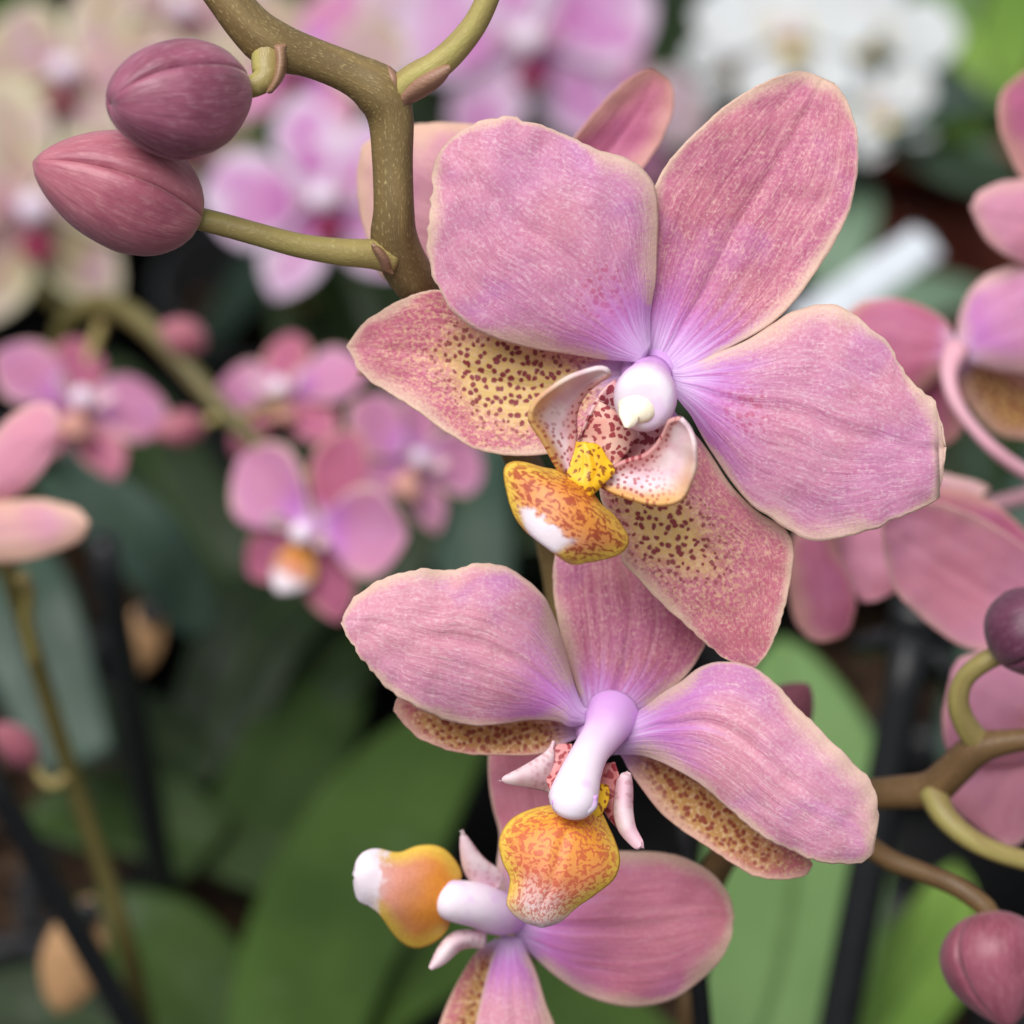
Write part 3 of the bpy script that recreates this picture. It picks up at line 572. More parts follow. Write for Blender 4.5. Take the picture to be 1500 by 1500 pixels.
petal_px('callus', [(845, 1160), (838, 1176), (836, 1192), (846, 1202)], [(890, 1150), (888, 1175), (872, 1196), (846, 1202)], f2, M['callus'], .3000, .2965, bow=.001, cup=.001, rib=0, n=14, m=12, scallop=0.5, thick=.001)
petal_px('lip', [(842, 1172), (820, 1180), (782, 1187), (749, 1203), (733, 1232), (738, 1261), (749, 1286), (746, 1311), (745, 1327), (765, 1346), (794, 1356)],
         [(866, 1172), (877, 1187), (887, 1207), (900, 1236), (906, 1261), (898, 1286), (873, 1307), (844, 1327), (819, 1348), (794, 1356)], f2, M['lip2'], .2985, .2945, bow=.0040, cup=.0030, rib=.0003, rip=.0004, n=44, m=36, scallop=0.8, thick=.0005)

# --- flower three: lower, turned on its side and a little behind
f3 = empty('flower', at(745, 1345, .322), A); f3['label'] = 'flower turned on its side below with column and orange lip pointing away from its round petal'
petal_px('petal', [(748, 1340), (790, 1295), (840, 1262), (890, 1248), (939, 1247), (976, 1250), (1013, 1261), (1046, 1282), (1067, 1311), (1075, 1342)],
         [(755, 1375), (782, 1400), (811, 1427), (852, 1455), (893, 1470), (935, 1475), (984, 1464), (1022, 1439), (1055, 1406), (1071, 1373), (1075, 1342)], f3, M['petal3'], .3220, .3190, bow=.0025, cup=.0024, seed=31.0, n=50, m=36, scallop=1.2)
petal_px('petal', [(735, 1370), (722, 1400), (708, 1450), (695, 1510), (690, 1570), (740, 1640)], [(762, 1372), (772, 1396), (786, 1427), (800, 1472), (814, 1510), (815, 1570), (740, 1640)], f3, M['petal2'], .3215, .3150, bow=.001, cup=.0016, seed=33.0, n=40, m=26, scallop=1.2)
petal_px('sepal', [(728, 1375), (699, 1394), (670, 1440), (645, 1497), (635, 1550), (670, 1610)], [(744, 1380), (736, 1420), (732, 1470), (728, 1520), (710, 1575), (670, 1610)], f3, M['sepal_tan'], .3235, .3220, cup=.001, seed=35.0, n=34, m=22, scallop=1.0)
petal_px('petal', [(740, 1330), (728, 1280), (732, 1224), (722, 1183), (716, 1141), (718, 1100), (750, 1060)], [(760, 1335), (800, 1290), (840, 1240), (850, 1180), (830, 1110), (800, 1070), (750, 1060)], f3, M['petal3'], .3225, .3240, bow=.001, cup=.0016, seed=37.0, n=40, m=26, scallop=1.0)
pxtube('column', f3, [(752, 1345, .3225), (730, 1338, .3190), (700, 1326, .3165), (668, 1320, .3150), (650, 1317, .3145), (640, 1314, .3145)], [22, 32, 33, 31, 26, 9], M['column'], n=44, seg=24)
petal_px('lip', [(664, 1300), (674, 1282), (662, 1257), (641, 1241), (612, 1241), (583, 1251), (550, 1245), (528, 1255), (519, 1282)], [(656, 1345), (654, 1358), (637, 1377), (608, 1387), (583, 1373), (559, 1340), (542, 1326), (525, 1316), (519, 1282)], f3, M['lip3'], .3160, .3120, bow=.002, cup=.0034, rib=0, n=34, m=28, scallop=0.6, thick=.0005)
petal_px('lip_lobe', [(692, 1296), (680, 1272), (676, 1244), (676, 1217)], [(730, 1302), (736, 1281), (705, 1256), (676, 1217)], f3, M['lobe_h'], .3180, .3150, bow=.001, cup=.001, rib=0, n=20, m=14, scallop=0.5, thick=.0005)
petal_px('lip_lobe', [(709, 1388), (690, 1386), (672, 1391), (650, 1410), (630, 1419)], [(712, 1366), (690, 1364), (664, 1368), (644, 1388), (630, 1419)], f3, M['lobe_h'], .3180, .3150, bow=.001, cup=.001, rib=0, n=20, m=14, scallop=0.5, thick=.0005)

# --- flower four: behind flower one, only its tips show
f4 = empty('flower', at(770, 335, .330), A); f4['label'] = 'flower hidden behind the front flower, only petal tips showing'
petal_px('petal', [(760, 345), (700, 400), (610, 425), (556, 400), (533, 335), (523, 265), (531, 214)], [(772, 330), (762, 260), (720, 192), (660, 180), (600, 184), (552, 200), (531, 214)], f4, M['peach'], .330, .327, bow=.002, cup=.002, seed=41, n=36, m=26)
petal_px('sepal', [(780, 325), (800, 262), (850, 190), (900, 132), (940, 105), (957, 101)], [(800, 335), (862, 328), (930, 260), (966, 210), (986, 160), (982, 120), (957, 101)], f4, M['far_sepal'], .331, .328, bow=-.001, cup=-.002, seed=42, n=36, m=24)
petal_px('sepal', [(765, 350), (690, 410), (610, 470), (550, 520), (521, 548)], [(778, 365), (740, 450), (660, 520), (580, 555), (521, 548)], f4, M['far_sepal'], .332, .329, seed=43, n=28, m=18)
petal_px('petal', [(790, 345), (850, 350), (905, 390), (920, 440), (890, 480)], [(780, 360), (790, 430), (820, 480), (860, 500), (890, 480)], f4, M['far'], .330, .327, seed=44, n=28, m=18)
pxtube('pedicel', A, [(640, 455, .311), (690, 430, .326), (740, 380, .334), (770, 340, .3315)], [16, 15, 14, 16], M['pedicel'], n=24)

# --- second spike of the same plant, to the right, with two buds and a pale flower
pxtube('stem', A, [(1620, 1072, .324), (1540, 1080, .326), (1480, 1086, .328), (1430, 1098, .330), (1395, 1130, .332), (1362, 1156, .334), (1310, 1161, .336), (1250, 1166, .339), (1160, 1185, .345), (1080, 1230, .352), (1030, 1320, .362), (1016, 1430, .378)],
       [15, 16, 18, 25, 26, 27, 24, 22, 22, 22, 22, 23], M['stem_brown'], n=100, seg=16)
sb = at(1016, 1430, .378)
tube('stem', [sb, sb + Vector((0.0, 0.0, -.03)), Vector((0.02, 0.287, 0.16)), Vector((0.016, 0.286, 0.10))], [.002, .002, .0024, .0028], M['stem_brown'], A, n=20)
pxtube('pedicel', A, [(1440, 1094, .330), (1416, 1064, .3285), (1404, 1030, .327), (1412, 996, .326), (1438, 972, .325), (1470, 956, .3245)], [20, 18, 16, 15, 15, 15], M['pedicel'], n=40)
pxtube('pedicel', A, [(1366, 1160, .333), (1384, 1196, .331), (1420, 1228, .330), (1466, 1250, .330), (1530, 1266, .331), (1600, 1270, .332)], [22, 18, 16, 15, 15, 15], M['pedicel'], n=40)
pxtube('pedicel', A, [(1240, 1170, .3395), (1262, 1226, .338), (1300, 1258, .335), (1350, 1278, .333), (1400, 1298, .331), (1440, 1326, .330), (1452, 1344, .3298)], [17, 16, 16, 15, 15, 15, 15], M['stem_brown'], n=44)
bud(A, at(1462, 962, .3245), at(1560, 880, .320), 128 * PX * 1.07, M['bud3'], roll=math.radians(20), nose=0.85, fat=0.6)
bud(A, at(1440, 1338, .330), at(1478, 1505, .325), 150 * PX * 1.08, M['bud4'], roll=math.radians(-85), nose=0.72, fat=0.75)
bud(A, at(1110, 1090, .352), at(1184, 1004, .350), 84 * PX * 1.15, M['bud4'], roll=.4)
pxtube('pedicel', A, [(1160, 1185, .345), (1120, 1150, .351), (1108, 1092, .352)], [13, 12, 12], M['pedicel'], n=14)
f5 = empty('flower', at(1560, 1095, .352), A); f5['label'] = 'pale pink flower behind the dark plum bud'
petal_px('petal', [(1560, 1080), (1520, 990), (1470, 955), (1425, 957), (1400, 970), (1391, 998)], [(1545, 1110), (1480, 1120), (1430, 1118), (1388, 1100), (1380, 1050), (1391, 998)], f5, M['rosy'], .352, .346, bow=.002, cup=.002, seed=51, n=30, m=22)
petal_px('petal', [(1540, 1100), (1470, 1080), (1420, 1095), (1390, 1130), (1386, 1170), (1430, 1215), (1476, 1241)], [(1560, 1130), (1540, 1180), (1510, 1220), (1490, 1238), (1476, 1241)], f5, M['rosy'], .354, .350, bow=.001, cup=.002, seed=52, n=30, m=22)
petal_px('petal', [(1560, 1080), (1600, 1000), (1680, 980), (1740, 1040)], [(1570, 1110), (1640, 1150), (1700, 1120), (1740, 1040)], f5, M['far'], .352, .348, seed=53, n=20, m=16)
pxtube('pedicel', A, [(1540, 1080, .326), (1570, 1110, .345), (1560, 1095, .353)], [14, 14, 16], M['pedicel'], n=14)

# ================================================================== pots, stakes, tags
def pot(x, y, label, mat='potb', r=0.055, h=0.105):
    e = empty('plant_pot', (x, y, 0)); tag(e, label, 'pot', 'plant pots on the bench')
    lathe('wall', (x, y, 0.001), (0, 0, 1), [(0, r * .70), (h * .02, r * .74), (h * .80, r * .95), (h * .80, r * .90), (h * .06, r * .68)], M[mat], e, 36)
    lathe('rim', (x, y, h * .80), (0, 0, 1), [(0, r * .93), (0, r * 1.04), (h * .18, r * 1.06), (h * .20, r * 1.04), (h * .20, r * .97), (0.002, r * .92)], M[mat], e, 36)
    # bark chips
    V = []; F = []
    lp = [(h * .60, r * .5), (h * .78, r * .8), (h * .86, r * .6), (h * .88, r * .2)]
    rng = random.Random(int((x * 991 + y * 77) * 100))
    for k in range(60):
        a = rng.uniform(0, 6.283); q = r * .86 * math.sqrt(rng.random()); s = rng.uniform(.005, .011)
        c = Vector((x + q * math.cos(a), y + q * math.sin(a), h * .84 + rng.uniform(-.004, .006)))
        R = Matrix.Rotation(rng.uniform(0, 6.28), 3, Vector((rng.random(), rng.random(), rng.random() + .1)).normalized())
        i0 = len(V)
        for dx in (-1, 1):
            for dy in (-1, 1):
                for dz in (-1, 1): V.append(list(c + R @ Vector((dx * s, dy * s * .6, dz * s * .35))))
        F += [tuple(i0 + i for i in f) for f in ((0, 1, 3, 2), (4, 6, 7, 5), (0, 4, 5, 1), (2, 3, 7, 6), (0, 2, 6, 4), (1, 5, 7, 3))]
    o = build('bark_chips', V, F, M['bark'], e, smooth=False); o['kind'] = 'stuff'
    return e
def rosette(parent, x, y, z, n, lens, mats, seed, avoid=None):
    rng = random.Random(seed); a0 = rng.uniform(0, 6.28)
    for k in range(n):
        a = a0 + k * math.pi * (1 + 0.13 * rng.uniform(-1, 1)) + (k // 2) * 0.5
        L = rng.uniform(*lens); rise = rng.uniform(.25, .55); w_ = L * rng.uniform(.15, .2)
        d = Vector((math.cos(a), math.sin(a), 0)); b = Vector((x, y, z + 0.004 * k))
        cl = [b, b + d * L * .3 + Vector((0, 0, L * rise * .55)), b + d * L * .65 + Vector((0, 0, L * rise * .6)), b + d * L + Vector((0, 0, L * (rise * .6 - .35)))]
        midrib_leaf('leaf', parent, cl, [w_ * .45, w_ * .85, w_, w_ * .8], M[rng.choice(mats)], upmix=1.0, n=22, m=12)
def pleaf(parent, pts, wpx, mat, upmix=0.6, fold=0.16, tipr=0.5):
    """leaf laid out by its centre line (px,py,depth), half widths in photo pixels"""
    return midrib_leaf('leaf', parent, pxs(*pts), [w_ * PX * p[2] / FOC for w_, p in zip(wpx, pts)], M[mat], upmix, fold, tipr=tipr)
def stake(label, top, bottom, r, name='plant_stake'):
    top = Vector(top); bottom = Vector(bottom)
    o = tube(name, [bottom, bottom.lerp(top, .5), top], [r, r, r * .9], M['black'], None, 10, 12, org=bottom); tag(o, label, 'stake', 'black plant stakes')
    return o
def plant(label, x, y, z=0.10):
    e = empty('orchid_plant', (x, y, z)); tag(e, label, 'orchid', 'orchids behind the front spray'); return e
def spike(parent, pts, wpx, base, mat, r0=.0026):
    P = pxs(*pts); R_ = [w_ * PX * p[2] / FOC for w_, p in zip(wpx, pts)]
    b = Vector(base); l = P[-1]
    P += [l.lerp(b, .35) + Vector((0, 0, (l.z - b.z) * -.05)), b]; R_ += [r0, r0]
    return tube('stem', P, R_, M[mat], parent, 12, 60)

pot(0.012, 0.285, 'dark plastic pot below the front pink orchid')

# ---- B: pink orchid at the right edge, flowers seen from behind and from the side
B = plant('salmon pink orchid with a flower seen from behind on a curved pink stalk', 0.165, 0.40)
pot(0.165, 0.40, 'dark plastic pot below the salmon pink orchid')
spike(B, [(1640, 180, .375), (1610, 300, .38), (1600, 480, .385), (1590, 700, .39), (1620, 930, .395)], [14, 15, 16, 17, 18], (0.165, 0.40, .10), 'stem_brown')
r1 = empty('flower', at(1405, 500, .374), B); r1['label'] = 'flower seen from behind with pink stalk'
petal_px('petal', [(1400, 500), (1385, 470), (1345, 446), (1300, 437), (1260, 444), (1235, 465), (1225, 500)], [(1400, 530), (1370, 560), (1330, 585), (1290, 580), (1250, 560), (1230, 530), (1225, 500)], r1, M['far_sepal'], .374, .380, bow=.001, cup=.002, seed=61, n=30, m=22)
petal_px('sepal', [(1385, 525), (1350, 530), (1320, 570), (1310, 620), (1340, 655)], [(1405, 535), (1415, 580), (1410, 630), (1380, 655), (1340, 655)], r1, M['far_sepal'], .376, .384, seed=62, n=26, m=18)
petal_px('petal', [(1400, 505), (1406, 460), (1425, 420), (1462, 395), (1520, 385), (1570, 420)], [(1420, 530), (1470, 545), (1530, 545), (1580, 510), (1570, 420)], r1, M['far'], .374, .370, bow=.001, cup=.002, seed=63, n=30, m=22)
petal_px('sepal', [(1412, 515), (1470, 520), (1530, 545), (1560, 590), (1550, 640)], [(1405, 535), (1415, 585), (1455, 632), (1505, 645), (1550, 640)], r1, M['sepal_tan'], .377, .384, seed=64, n=26, m=18)
pxtube('pedicel', B, [(1402, 512, .3735), (1390, 545, .371), (1398, 585, .369), (1425, 626, .368), (1470, 670, .368), (1530, 706, .372), (1595, 720, .388)], [20, 13, 10, 9, 10, 11, 12], M['pedicel_pink'], n=44)
r2 = empty('flower', at(1560, 270, .372), B); r2['label'] = 'flower half out of frame with upright rosy sepal'
petal_px('sepal', [(1545, 270), (1500, 262), (1478, 225), (1463, 180), (1468, 135), (1500, 105), (1530, 100)], [(1565, 262), (1585, 220), (1590, 160), (1570, 115), (1530, 100)], r2, M['far_sepal'], .373, .370, cup=-.002, seed=65, n=28, m=20)
petal_px('petal', [(1555, 265), (1520, 262), (1470, 266), (1436, 280), (1421, 304)], [(1560, 300), (1545, 345), (1515, 385), (1480, 378), (1445, 352), (1421, 304)], r2, M['rosy'], .372, .366, bow=.001, cup=.002, seed=66, n=28, m=20)
petal_px('petal', [(1570, 265), (1620, 230), (1680, 250), (1700, 290)], [(1570, 290), (1610, 330), (1660, 340), (1700, 290)], r2, M['far'], .372, .368, seed=67, n=20, m=16)
r3 = empty('flower', at(1570, 935, .360), B); r3['label'] = 'flower with one long smooth pink petal reaching out'
petal_px('petal', [(1570, 900), (1530, 830), (1480, 785), (1420, 752), (1360, 734), (1312, 744), (1290, 772)], [(1560, 950), (1500, 962), (1440, 955), (1400, 942), (1350, 905), (1308, 856), (1290, 772)], r3, M['rosy'], .360, .352, bow=-.001, cup=-.003, seed=68, n=40, m=28)
petal_px('sepal', [(1560, 880), (1520, 800), (1460, 740), (1400, 715), (1355, 718), (1330, 735)], [(1560, 920), (1510, 880), (1450, 810), (1400, 770), (1360, 750), (1330, 735)], r3, M['far_sepal'], .363, .360, seed=69, n=28, m=18)
petal_px('petal', [(1570, 900), (1620, 860), (1690, 870), (1720, 930)], [(1575, 950), (1630, 980), (1690, 975), (1720, 930)], r3, M['far'], .360, .356, seed=70, n=20, m=16)
r4 = empty('flower', at(1225, 730, .372), B); r4['label'] = 'flower half hidden with drooping deep rose petal'
petal_px('petal', [(1200, 730), (1165, 780), (1153, 840), (1163, 905), (1185, 935), (1208, 940)], [(1235, 730), (1225, 800), (1246, 850), (1253, 895), (1238, 930), (1208, 940)], r4, M['far_sepal'], .372, .366, cup=.002, seed=71, n=28, m=20)
petal_px('petal', [(1225, 740), (1220, 800), (1240, 850), (1262, 880), (1285, 880)], [(1240, 725), (1290, 740), (1330, 790), (1330, 850), (1285, 880)], r4, M['rosy'], .376, .374, cup=.002, seed=72, n=28, m=20)
petal_px('sepal', [(1240, 715), (1300, 690), (1370, 692), (1430, 705), (1450, 715)], [(1240, 740), (1300, 745), (1370, 738), (1430, 728), (1450, 715)], r4, M['far'], .376, .372, seed=73, n=24, m=14)
pxtube('pedicel', B, [(1230, 735, .374), (1300, 760, .392), (1450, 740, .398), (1595, 700, .392)], [12, 12, 12, 13], M['pedicel_pink'], n=24)

# ---- C: spray of mauve pink flowers to the left, out of focus
C = plant('mauve pink orchid spray with many small flowers arching over dark leaves', -0.13, 0.60)
pot(-0.13, 0.60, 'dark plastic pot below the mauve pink orchid spray')
spike(C, [(440, 720, .485), (400, 670, .49), (335, 610, .495), (265, 530, .50), (205, 470, .505), (150, 445, .51), (95, 480, .52), (70, 600, .54)], [10, 12, 14, 16, 17, 17, 17, 17], (-0.13, 0.60, .10), 'stem_green')
gflower(C, 112, 592, .50, 132, (.55, .75, 1), -18, 'far', 'far_sepal', 'throat')
gflower(C, 418, 578, .51, 120, (-.35, .85, 1), 10, 'far', 'far_sepal', 'throat')
gflower(C, 602, 672, .49, 116, (.7, .35, 1), -24, 'far', 'far', 'throat')
gflower(C, 462, 768, .46, 150, (-.45, -.1, 1), -24, 'far', 'far_sepal')
for (x, y, d, bx, by, wd) in ((300, 505, .50, 235, 478, 50), (300, 622, .495, 225, 634, 50)):
    bud(C, at(x, y, d), at(bx, by, d - .004), wd * PX * d / FOC, M['bud2'])
for a, b_ in (((112, 592, .505), (150, 470, .512)), ((418, 588, .505), (345, 620, .497)), ((592, 678, .495), (440, 700, .492)), ((462, 770, .466), (430, 715, .486)),
              ((300, 505, .50), (262, 526, .501)), ((300, 620, .495), (340, 615, .496))):
    pxtube('pedicel', C, [a, ((a[0] + b_[0]) / 2, (a[1] + b_[1]) / 2 - 8, (a[2] + b_[2]) / 2), b_], [8, 8, 9], M['pedicel'], n=12, seg=8)

# ---- D: peach pink flower at the left edge, its stem tied to a leaning stake
D = plant('peach pink orchid with thin olive stem tied to a leaning black stake', -0.066, 0.385)
pot(-0.066, 0.385, 'dark plastic pot below the peach pink orchid', r=.05)
spike(D, [(-60, 560, .41), (-40, 700, .415), (10, 830, .42), (50, 960, .43), (90, 1090, .44), (140, 1240, .45), (190, 1400, .46)], [12, 13, 14, 14, 14, 15, 15], (-0.066, 0.385, .10), 'stem_green')
l5 = empty('flower', at(-70, 730, .40), D)
petal_px('petal', [(-65, 715), (-30, 660), (15, 610), (55, 590), (78, 594), (88, 618)], [(-55, 735), (0, 735), (40, 715), (78, 668), (88, 618)], l5, M['rosy'], .40, .394, bow=.001, cup=.002, seed=81, n=26, m=20)
petal_px('petal', [(-65, 738), (0, 734), (60, 732), (110, 744), (131, 765)], [(-60, 790), (-20, 822), (30, 822), (82, 808), (118, 790), (131, 765)], l5, M['peach'], .40, .393, bow=.001, cup=.002, seed=82, n=26, m=20)
petal_px('petal', [(-80, 715), (-120, 640), (-190, 640), (-230, 700)], [(-85, 740), (-140, 790), (-200, 770), (-230, 700)], l5, M['far'], .40, .396, seed=83, n=20, m=14)
bud(D, at(52, 1120, .442), at(-6, 1062, .436), 52 * PX * .44 / FOC, M['bud2'])
pxtube('pedicel', D, [(105, 1128, .443), (80, 1150, .441), (60, 1138, .441), (50, 1118, .441)], [9, 8, 8, 8], M['pedicel'], n=16, seg=8)
pxtube('pedicel', D, [(52, 968, .430), (40, 910, .424), (42, 870, .42), (30, 842, .418)], [11, 10, 10, 12], M['pedicel'], n=16, seg=8)
stake('leaning black stake in the pot of the peach pink orchid', at(-50, 1075, .430), at(-50, 1075, .430) + (at(196, 1510, .462) - at(-50, 1075, .430)) * 1.9, .0023)

# ---- oval tan tags tied behind the stakes
def oval_tag(cx, cy, hw, hh, tilt, d, label):
    L_ = []; R_ = []; t = math.radians(tilt); ca, sa = math.cos(t), math.sin(t)
    for i in range(15):
        q = i / 14; y = -hh + 2 * hh * q; w_ = hw * max(0.0, math.sin(math.pi * q ** 1.1)) ** .62
        for arr, o_ in ((L_, -w_), (R_, w_)): arr.append((cx + o_ * ca - y * sa, cy + o_ * sa + y * ca))
    c = at(cx, cy, d); e = empty('oval_tag', c); tag(e, label, 'tag', 'tan oval tags behind the stakes')
    petal_px('plate', L_, R_, e, M['tan'], d, d + .004, bow=.002, cup=.002, rib=0, rip=.0006, n=26, m=16, scallop=0.5, thick=.0009)
    lathe('tie_ring', at(cx - sa * -hh * .72, cy - ca * hh * .72, d - .001), -FWD, [(0, .0012), (0, .0024), (.0012, .0024), (.0012, .0012)], M['black'], e, 14)
    return e
oval_tag(110, 1398, 46, 86, 16, .474, 'tan oval tag behind the leaning black stake')
oval_tag(203, 938, 34, 60, 24, .545, 'tan oval tag behind the upright black stake near the grey green leaf')
stake('upright black stake by the grey green leaf', at(150, 790, .51), at(150, 790, .51) + (at(235, 1280, .56) - at(150, 790, .51)) * 1.35, .0030)

# ---- leafy plants below
K = plant('orchid with broad pale green leaf and a lime leaf beside a black stake', 0.055, 0.415)
pot(0.055, 0.415, 'dark plastic pot under the broad pale green leaf', r=.05)
pleaf(K, [(1070, 1620, .475), (1130, 1460, .50), (1165, 1280, .52), (1180, 1120, .535), (1140, 940, .55)], [95, 128, 136, 128, 92], 'leaf_bright', .25, .10, .45)
pleaf(K, [(1180, 1640, .48), (1290, 1500, .51), (1370, 1380, .53), (1400, 1270, .54)], [60, 72, 78, 60], 'leaf_lime', .4, .12)
pleaf(K, [(1000, 1600, .48), (880, 1500, .51), (780, 1430, .53), (700, 1440, .54)], [60, 70, 70, 60], 'leaf', .6)
stake('tall black stake with a cross-shaped clip before the pale green leaf', at(1338, 930, .455), at(1338, 930, .455) + (at(1226, 1510, .462) - at(1338, 930, .455)) * 1.7, .0034)
stake('thin black stake behind the round petal of the sideways flower', at(1002, 1185, .355), at(1002, 1185, .355) + (at(1030, 1510, .366) - at(1002, 1185, .355)) * 3.0, .0014)
c0 = at(1332, 960, .468); e = empty('stake_clip', c0); tag(e, 'black clip with bent arms near the top of the tall black stake', 'clip')
tube('arm', pxs((1258, 948, .474), (1300, 940, .468), (1345, 936, .464), (1395, 944, .470)), [.0018, .0022, .0022, .0016], M['black'], e, 10, 18)
tube('arm', pxs((1345, 936, .464), (1385, 985, .462), (1400, 1020, .466)), [.0022, .0024, .0014], M['black'], e, 10, 14)
lathe('sleeve', at(1338, 985, .468), (0, 0, 1), [(0, .0044), (.003, .0048), (.012, .0048), (.0145, .0040)], M['black'], e, 16)

J = plant('orchid with long green leaf rising diagonally behind the sideways flower', -0.06, 0.455)
pot(-0.06, 0.465, 'dark plastic pot under the long diagonal green leaf', r=.045)
pleaf(J, [(400, 1660, .50), (440, 1480, .52), (500, 1320, .545), (590, 1160, .565), (720, 1010, .585)], [80, 105, 112, 100, 70], 'leaf', .45, .14)
pleaf(J, [(420, 1620, .51), (520, 1480, .53), (640, 1390, .55), (760, 1330, .57)], [70, 84, 84, 60], 'leaf', .75, .12)
pleaf(J, [(380, 1560, .53), (270, 1440, .545), (190, 1380, .555), (90, 1340, .56)], [70, 96, 96, 70], 'leaf_mid', .6, .12)
pleaf(J, [(330, 1560, .54), (180, 1520, .545), (60, 1480, .55), (-60, 1470, .55)], [60, 80, 80, 60], 'leaf_dark', .6, .12)
N_ = plant('orchid with dark green leaves spreading behind the leaning stake', -0.10, 0.50)
pot(-0.125, 0.49, 'dark plastic pot under the spreading dark green leaves', r=.05)
pleaf(N_, [(330, 1290, .575), (380, 1200, .585), (440, 1090, .60), (520, 980, .62)], [60, 78, 78, 55], 'leaf_mid', .5)
pleaf(N_, [(310, 1250, .575), (220, 1200, .58), (130, 1190, .585), (40, 1200, .585)], [60, 76, 74, 60], 'leaf_mid', .7)
pleaf(N_, [(300, 1150, .59), (220, 1080, .60), (140, 1060, .605), (50, 1075, .61)], [45, 60, 58, 40], 'leaf_dark', .8)
pleaf(N_, [(330, 1180, .60), (420, 1050, .61), (500, 960, .62), (600, 920, .63)], [60, 70, 70, 50], 'leaf_dark', .6)
pleaf(N_, [(300, 1120, .60), (360, 960, .61), (420, 880, .62), (500, 810, .635)], [70, 80, 80, 60], 'leaf_dark', .6)
Q = plant('orchid with glossy grey green leaves below the mauve spray', -0.085, 0.60)
pot(-0.03, 0.60, 'dark plastic pot under the glossy grey green leaves', r=.05)
pleaf(Q, [(70, 690, .57), (140, 735, .565), (215, 800, .565), (300, 930, .575)], [34, 56, 60, 50], 'leaf_grey', .6, .12)
pleaf(Q, [(120, 1120, .56), (70, 1000, .565), (45, 900, .57), (40, 790, .58)], [50, 72, 74, 56], 'leaf_grey', .35, .12)
pleaf(Q, [(520, 900, .62), (570, 760, .63), (600, 640, .645), (590, 480, .66)], [70, 84, 84, 60], 'leaf_dark', .5)
pleaf(Q, [(700, 900, .62), (690, 760, .63), (680, 640, .645), (700, 540, .66)], [50, 60, 60, 44], 'leaf_grey', .5)
pleaf(Q, [(420, 900, .63), (300, 800, .64), (200, 640, .66), (140, 520, .68)], [60, 80, 80, 60], 'leaf_dark', .6)

# ---- flowers far behind
def far_spray(label, flowers, stempts, base, pm, sm_, lipm, pott, stemm='stem_green', leaves=4, lmats=('leaf', 'leaf_dark'), seed=1, lens=(.13, .19), potm='potb', simple=False):
    e = plant(label, base[0], base[1]); pot(base[0], base[1], pott, potm)
    spike(e, stempts, [11] * len(stempts), (base[0], base[1], .10), stemm)
    S = [at(*p) for p in stempts]
    for (x, y, d, h, fc, rl, *ov) in flowers:
        gflower(e, x, y, d, h, fc, rl, ov[0] if ov else pm, ov[1] if len(ov) > 1 else sm_, lipm, lipscale=.62, simple=simple)
        c = at(x, y, d + .004); q = min(S, key=lambda p: (p - c).length)
        tube('pedicel', [c, c.lerp(q, .5) + Vector((0, 0, .004)), q], [.0013, .0012, .0013], M['pedicel'], e, 8, 10)
    rosette(e, base[0], base[1], .105, leaves, lens, lmats, seed)
    return e
M['lipred'] = plain('lip_dark_red', lin(134, 24, 66), lin(110, 18, 50), 0.5)
M['lipyellow'] = plain('lip_pale_yellow', lin(236, 214, 130), lin(220, 186, 90), 0.5)
far_spray('cream and pink orchid with yellowish petals in the far corner', [(40, 300, .66, 190, (.3, .1, 1), 10), (110, 110, .70, 170, (-.2, .4, 1), -12), (255, 190, .72, 150, (.3, .3, 1), 24), (270, 20, .76, 160, (.1, .4, 1), -20)],
          [(150, 20, .77), (170, 120, .76), (180, 240, .75), (150, 360, .74), (110, 450, .74)], (-0.18, 0.80), 'creampetal', 'creampetal', 'lipred', 'dark plastic pot of the cream and pink orchid', seed=3)
far_spray('magenta and white orchid with dark red lip behind the olive stem', [(470, 290, .62, 165, (.05, .2, 1), 12), (450, 90, .68, 150, (-.3, .5, 1), -15, 'creampetal', 'far')],
          [(400, 90, .70), (420, 200, .69), (430, 330, .68), (430, 440, .68)], (-0.05, 0.74), 'magenta', 'magenta', 'lipred', 'dark plastic pot of the magenta and white orchid', seed=8)
far_spray('lilac orchid with magenta heart and crimson lip behind the front flower', [(770, 60, .74, 190, (0, .2, 1), 8), (610, 20, .80, 150, (-.3, .3, 1), 12, 'pallid', 'pallid'), (905, 170, .82, 140, (.4, .3, 1), -10, 'pallid', 'far')],
          [(720, -20, .84), (740, 120, .83), (745, 260, .83), (740, 420, .84)], (0.0, 0.90), 'magenta', 'magenta', 'lipred', 'dark plastic pot of the lilac orchid', seed=12)
far_spray('white orchid with yellow centred flowers in the background', [(1155, 50, .80, 135, (-.1, .4, 1), 10), (1270, 50, .84, 130, (.1, .4, 1), -15), (1285, 160, .80, 92, (.1, .4, 1), 20), (1075, 95, .82, 74, (-.3, .4, 1), 0)],
          [(1190, -30, .90), (1200, 80, .90), (1205, 180, .90), (1200, 300, .91)], (0.12, 1.00), 'white', 'white', 'lipyellow', 'terracotta coloured pot under the white orchid', seed=5, potm='terra', lmats=('leaf', 'leaf_lime'), simple=True, lens=(.10, .13))

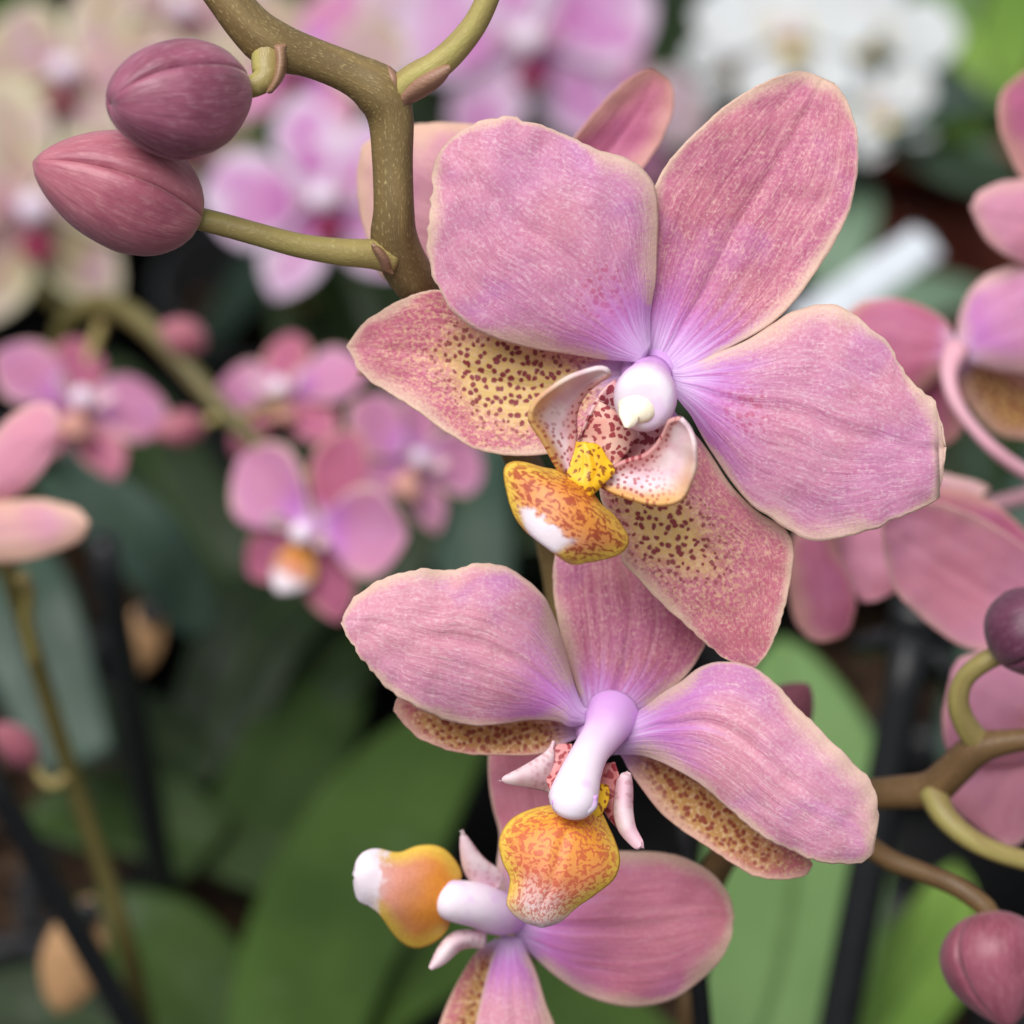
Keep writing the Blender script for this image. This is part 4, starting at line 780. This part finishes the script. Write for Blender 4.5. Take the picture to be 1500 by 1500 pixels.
I_ = plant('leafy orchid with upright green leaves beside the white flowers', 0.15, 0.87)
pot(0.15, 0.87, 'terracotta coloured pot under the upright green leaves', 'terra', r=.042)
pleaf(I_, [(1385, 190, .93), (1365, 120, .93), (1375, 40, .94), (1410, -80, .97)], [30, 46, 50, 40], 'leaf_bright', .2)
pleaf(I_, [(1400, 200, .93), (1440, 140, .92), (1475, 60, .93), (1500, -80, .96)], [30, 46, 46, 40], 'leaf_lime', .2)
pleaf(I_, [(1395, 240, .91), (1390, 170, .90), (1400, 100, .90), (1395, 20, .91)], [30, 48, 50, 30], 'leaf_lime', .2)
pleaf(I_, [(1410, 200, .92), (1470, 265, .86), (1400, 250, .83), (1320, 215, .82), (1235, 195, .83)], [24, 34, 36, 32, 22], 'leaf_pale', .5)
U = plant('small orchid with grey green leaves behind the white plant tag', 0.20, 0.70)
pot(0.20, 0.70, 'dark plastic pot behind the white plant tag')
pleaf(U, [(1500, 480, .76), (1400, 440, .74), (1320, 450, .72), (1220, 520, .70)], [40, 44, 44, 34], 'leaf_pale', .6)
pleaf(U, [(1520, 500, .76), (1480, 560, .73), (1460, 620, .70), (1440, 720, .68)], [40, 56, 56, 40], 'leaf_grey', .6)
pleaf(U, [(1200, 420, .80), (1230, 360, .80), (1250, 300, .81), (1240, 240, .83)], [30, 40, 36, 24], 'leaf_pale', .3)
# white plant tag leaning out of that pot
tp = pxs((1180, 480, .64), (1285, 405, .66), (1362, 352, .675)); tw = 30 * PX * .66 / FOC
e = midrib_leaf('plant_tag', None, tp, [tw, tw, tw], M['tagw'], .35, 0.0, n=40, m=6, tipr=0.985)
tag(e, 'blank white plastic plant tag leaning among the grey green leaves', 'plant tag')

for i, (x, y, lab) in enumerate(((0.235, 0.62, 'between the terracotta pot and the salmon pink orchid'), (0.10, 0.57, 'behind the broad pale green leaf'), (0.05, 0.72, 'in front of the lilac orchid'), (-0.24, 0.66, 'beside the mauve spray'), (-0.13, 0.92, 'behind the magenta and white orchid'))):
    e = plant('leafy orchid without flowers ' + lab, x, y); pot(x, y, 'dark plastic pot of the leafy orchid ' + lab)
    rosette(e, x, y, .105, 6, (.13, .19), ('leaf_dark', 'leaf_dark', 'leaf_grey'), 30 + i)
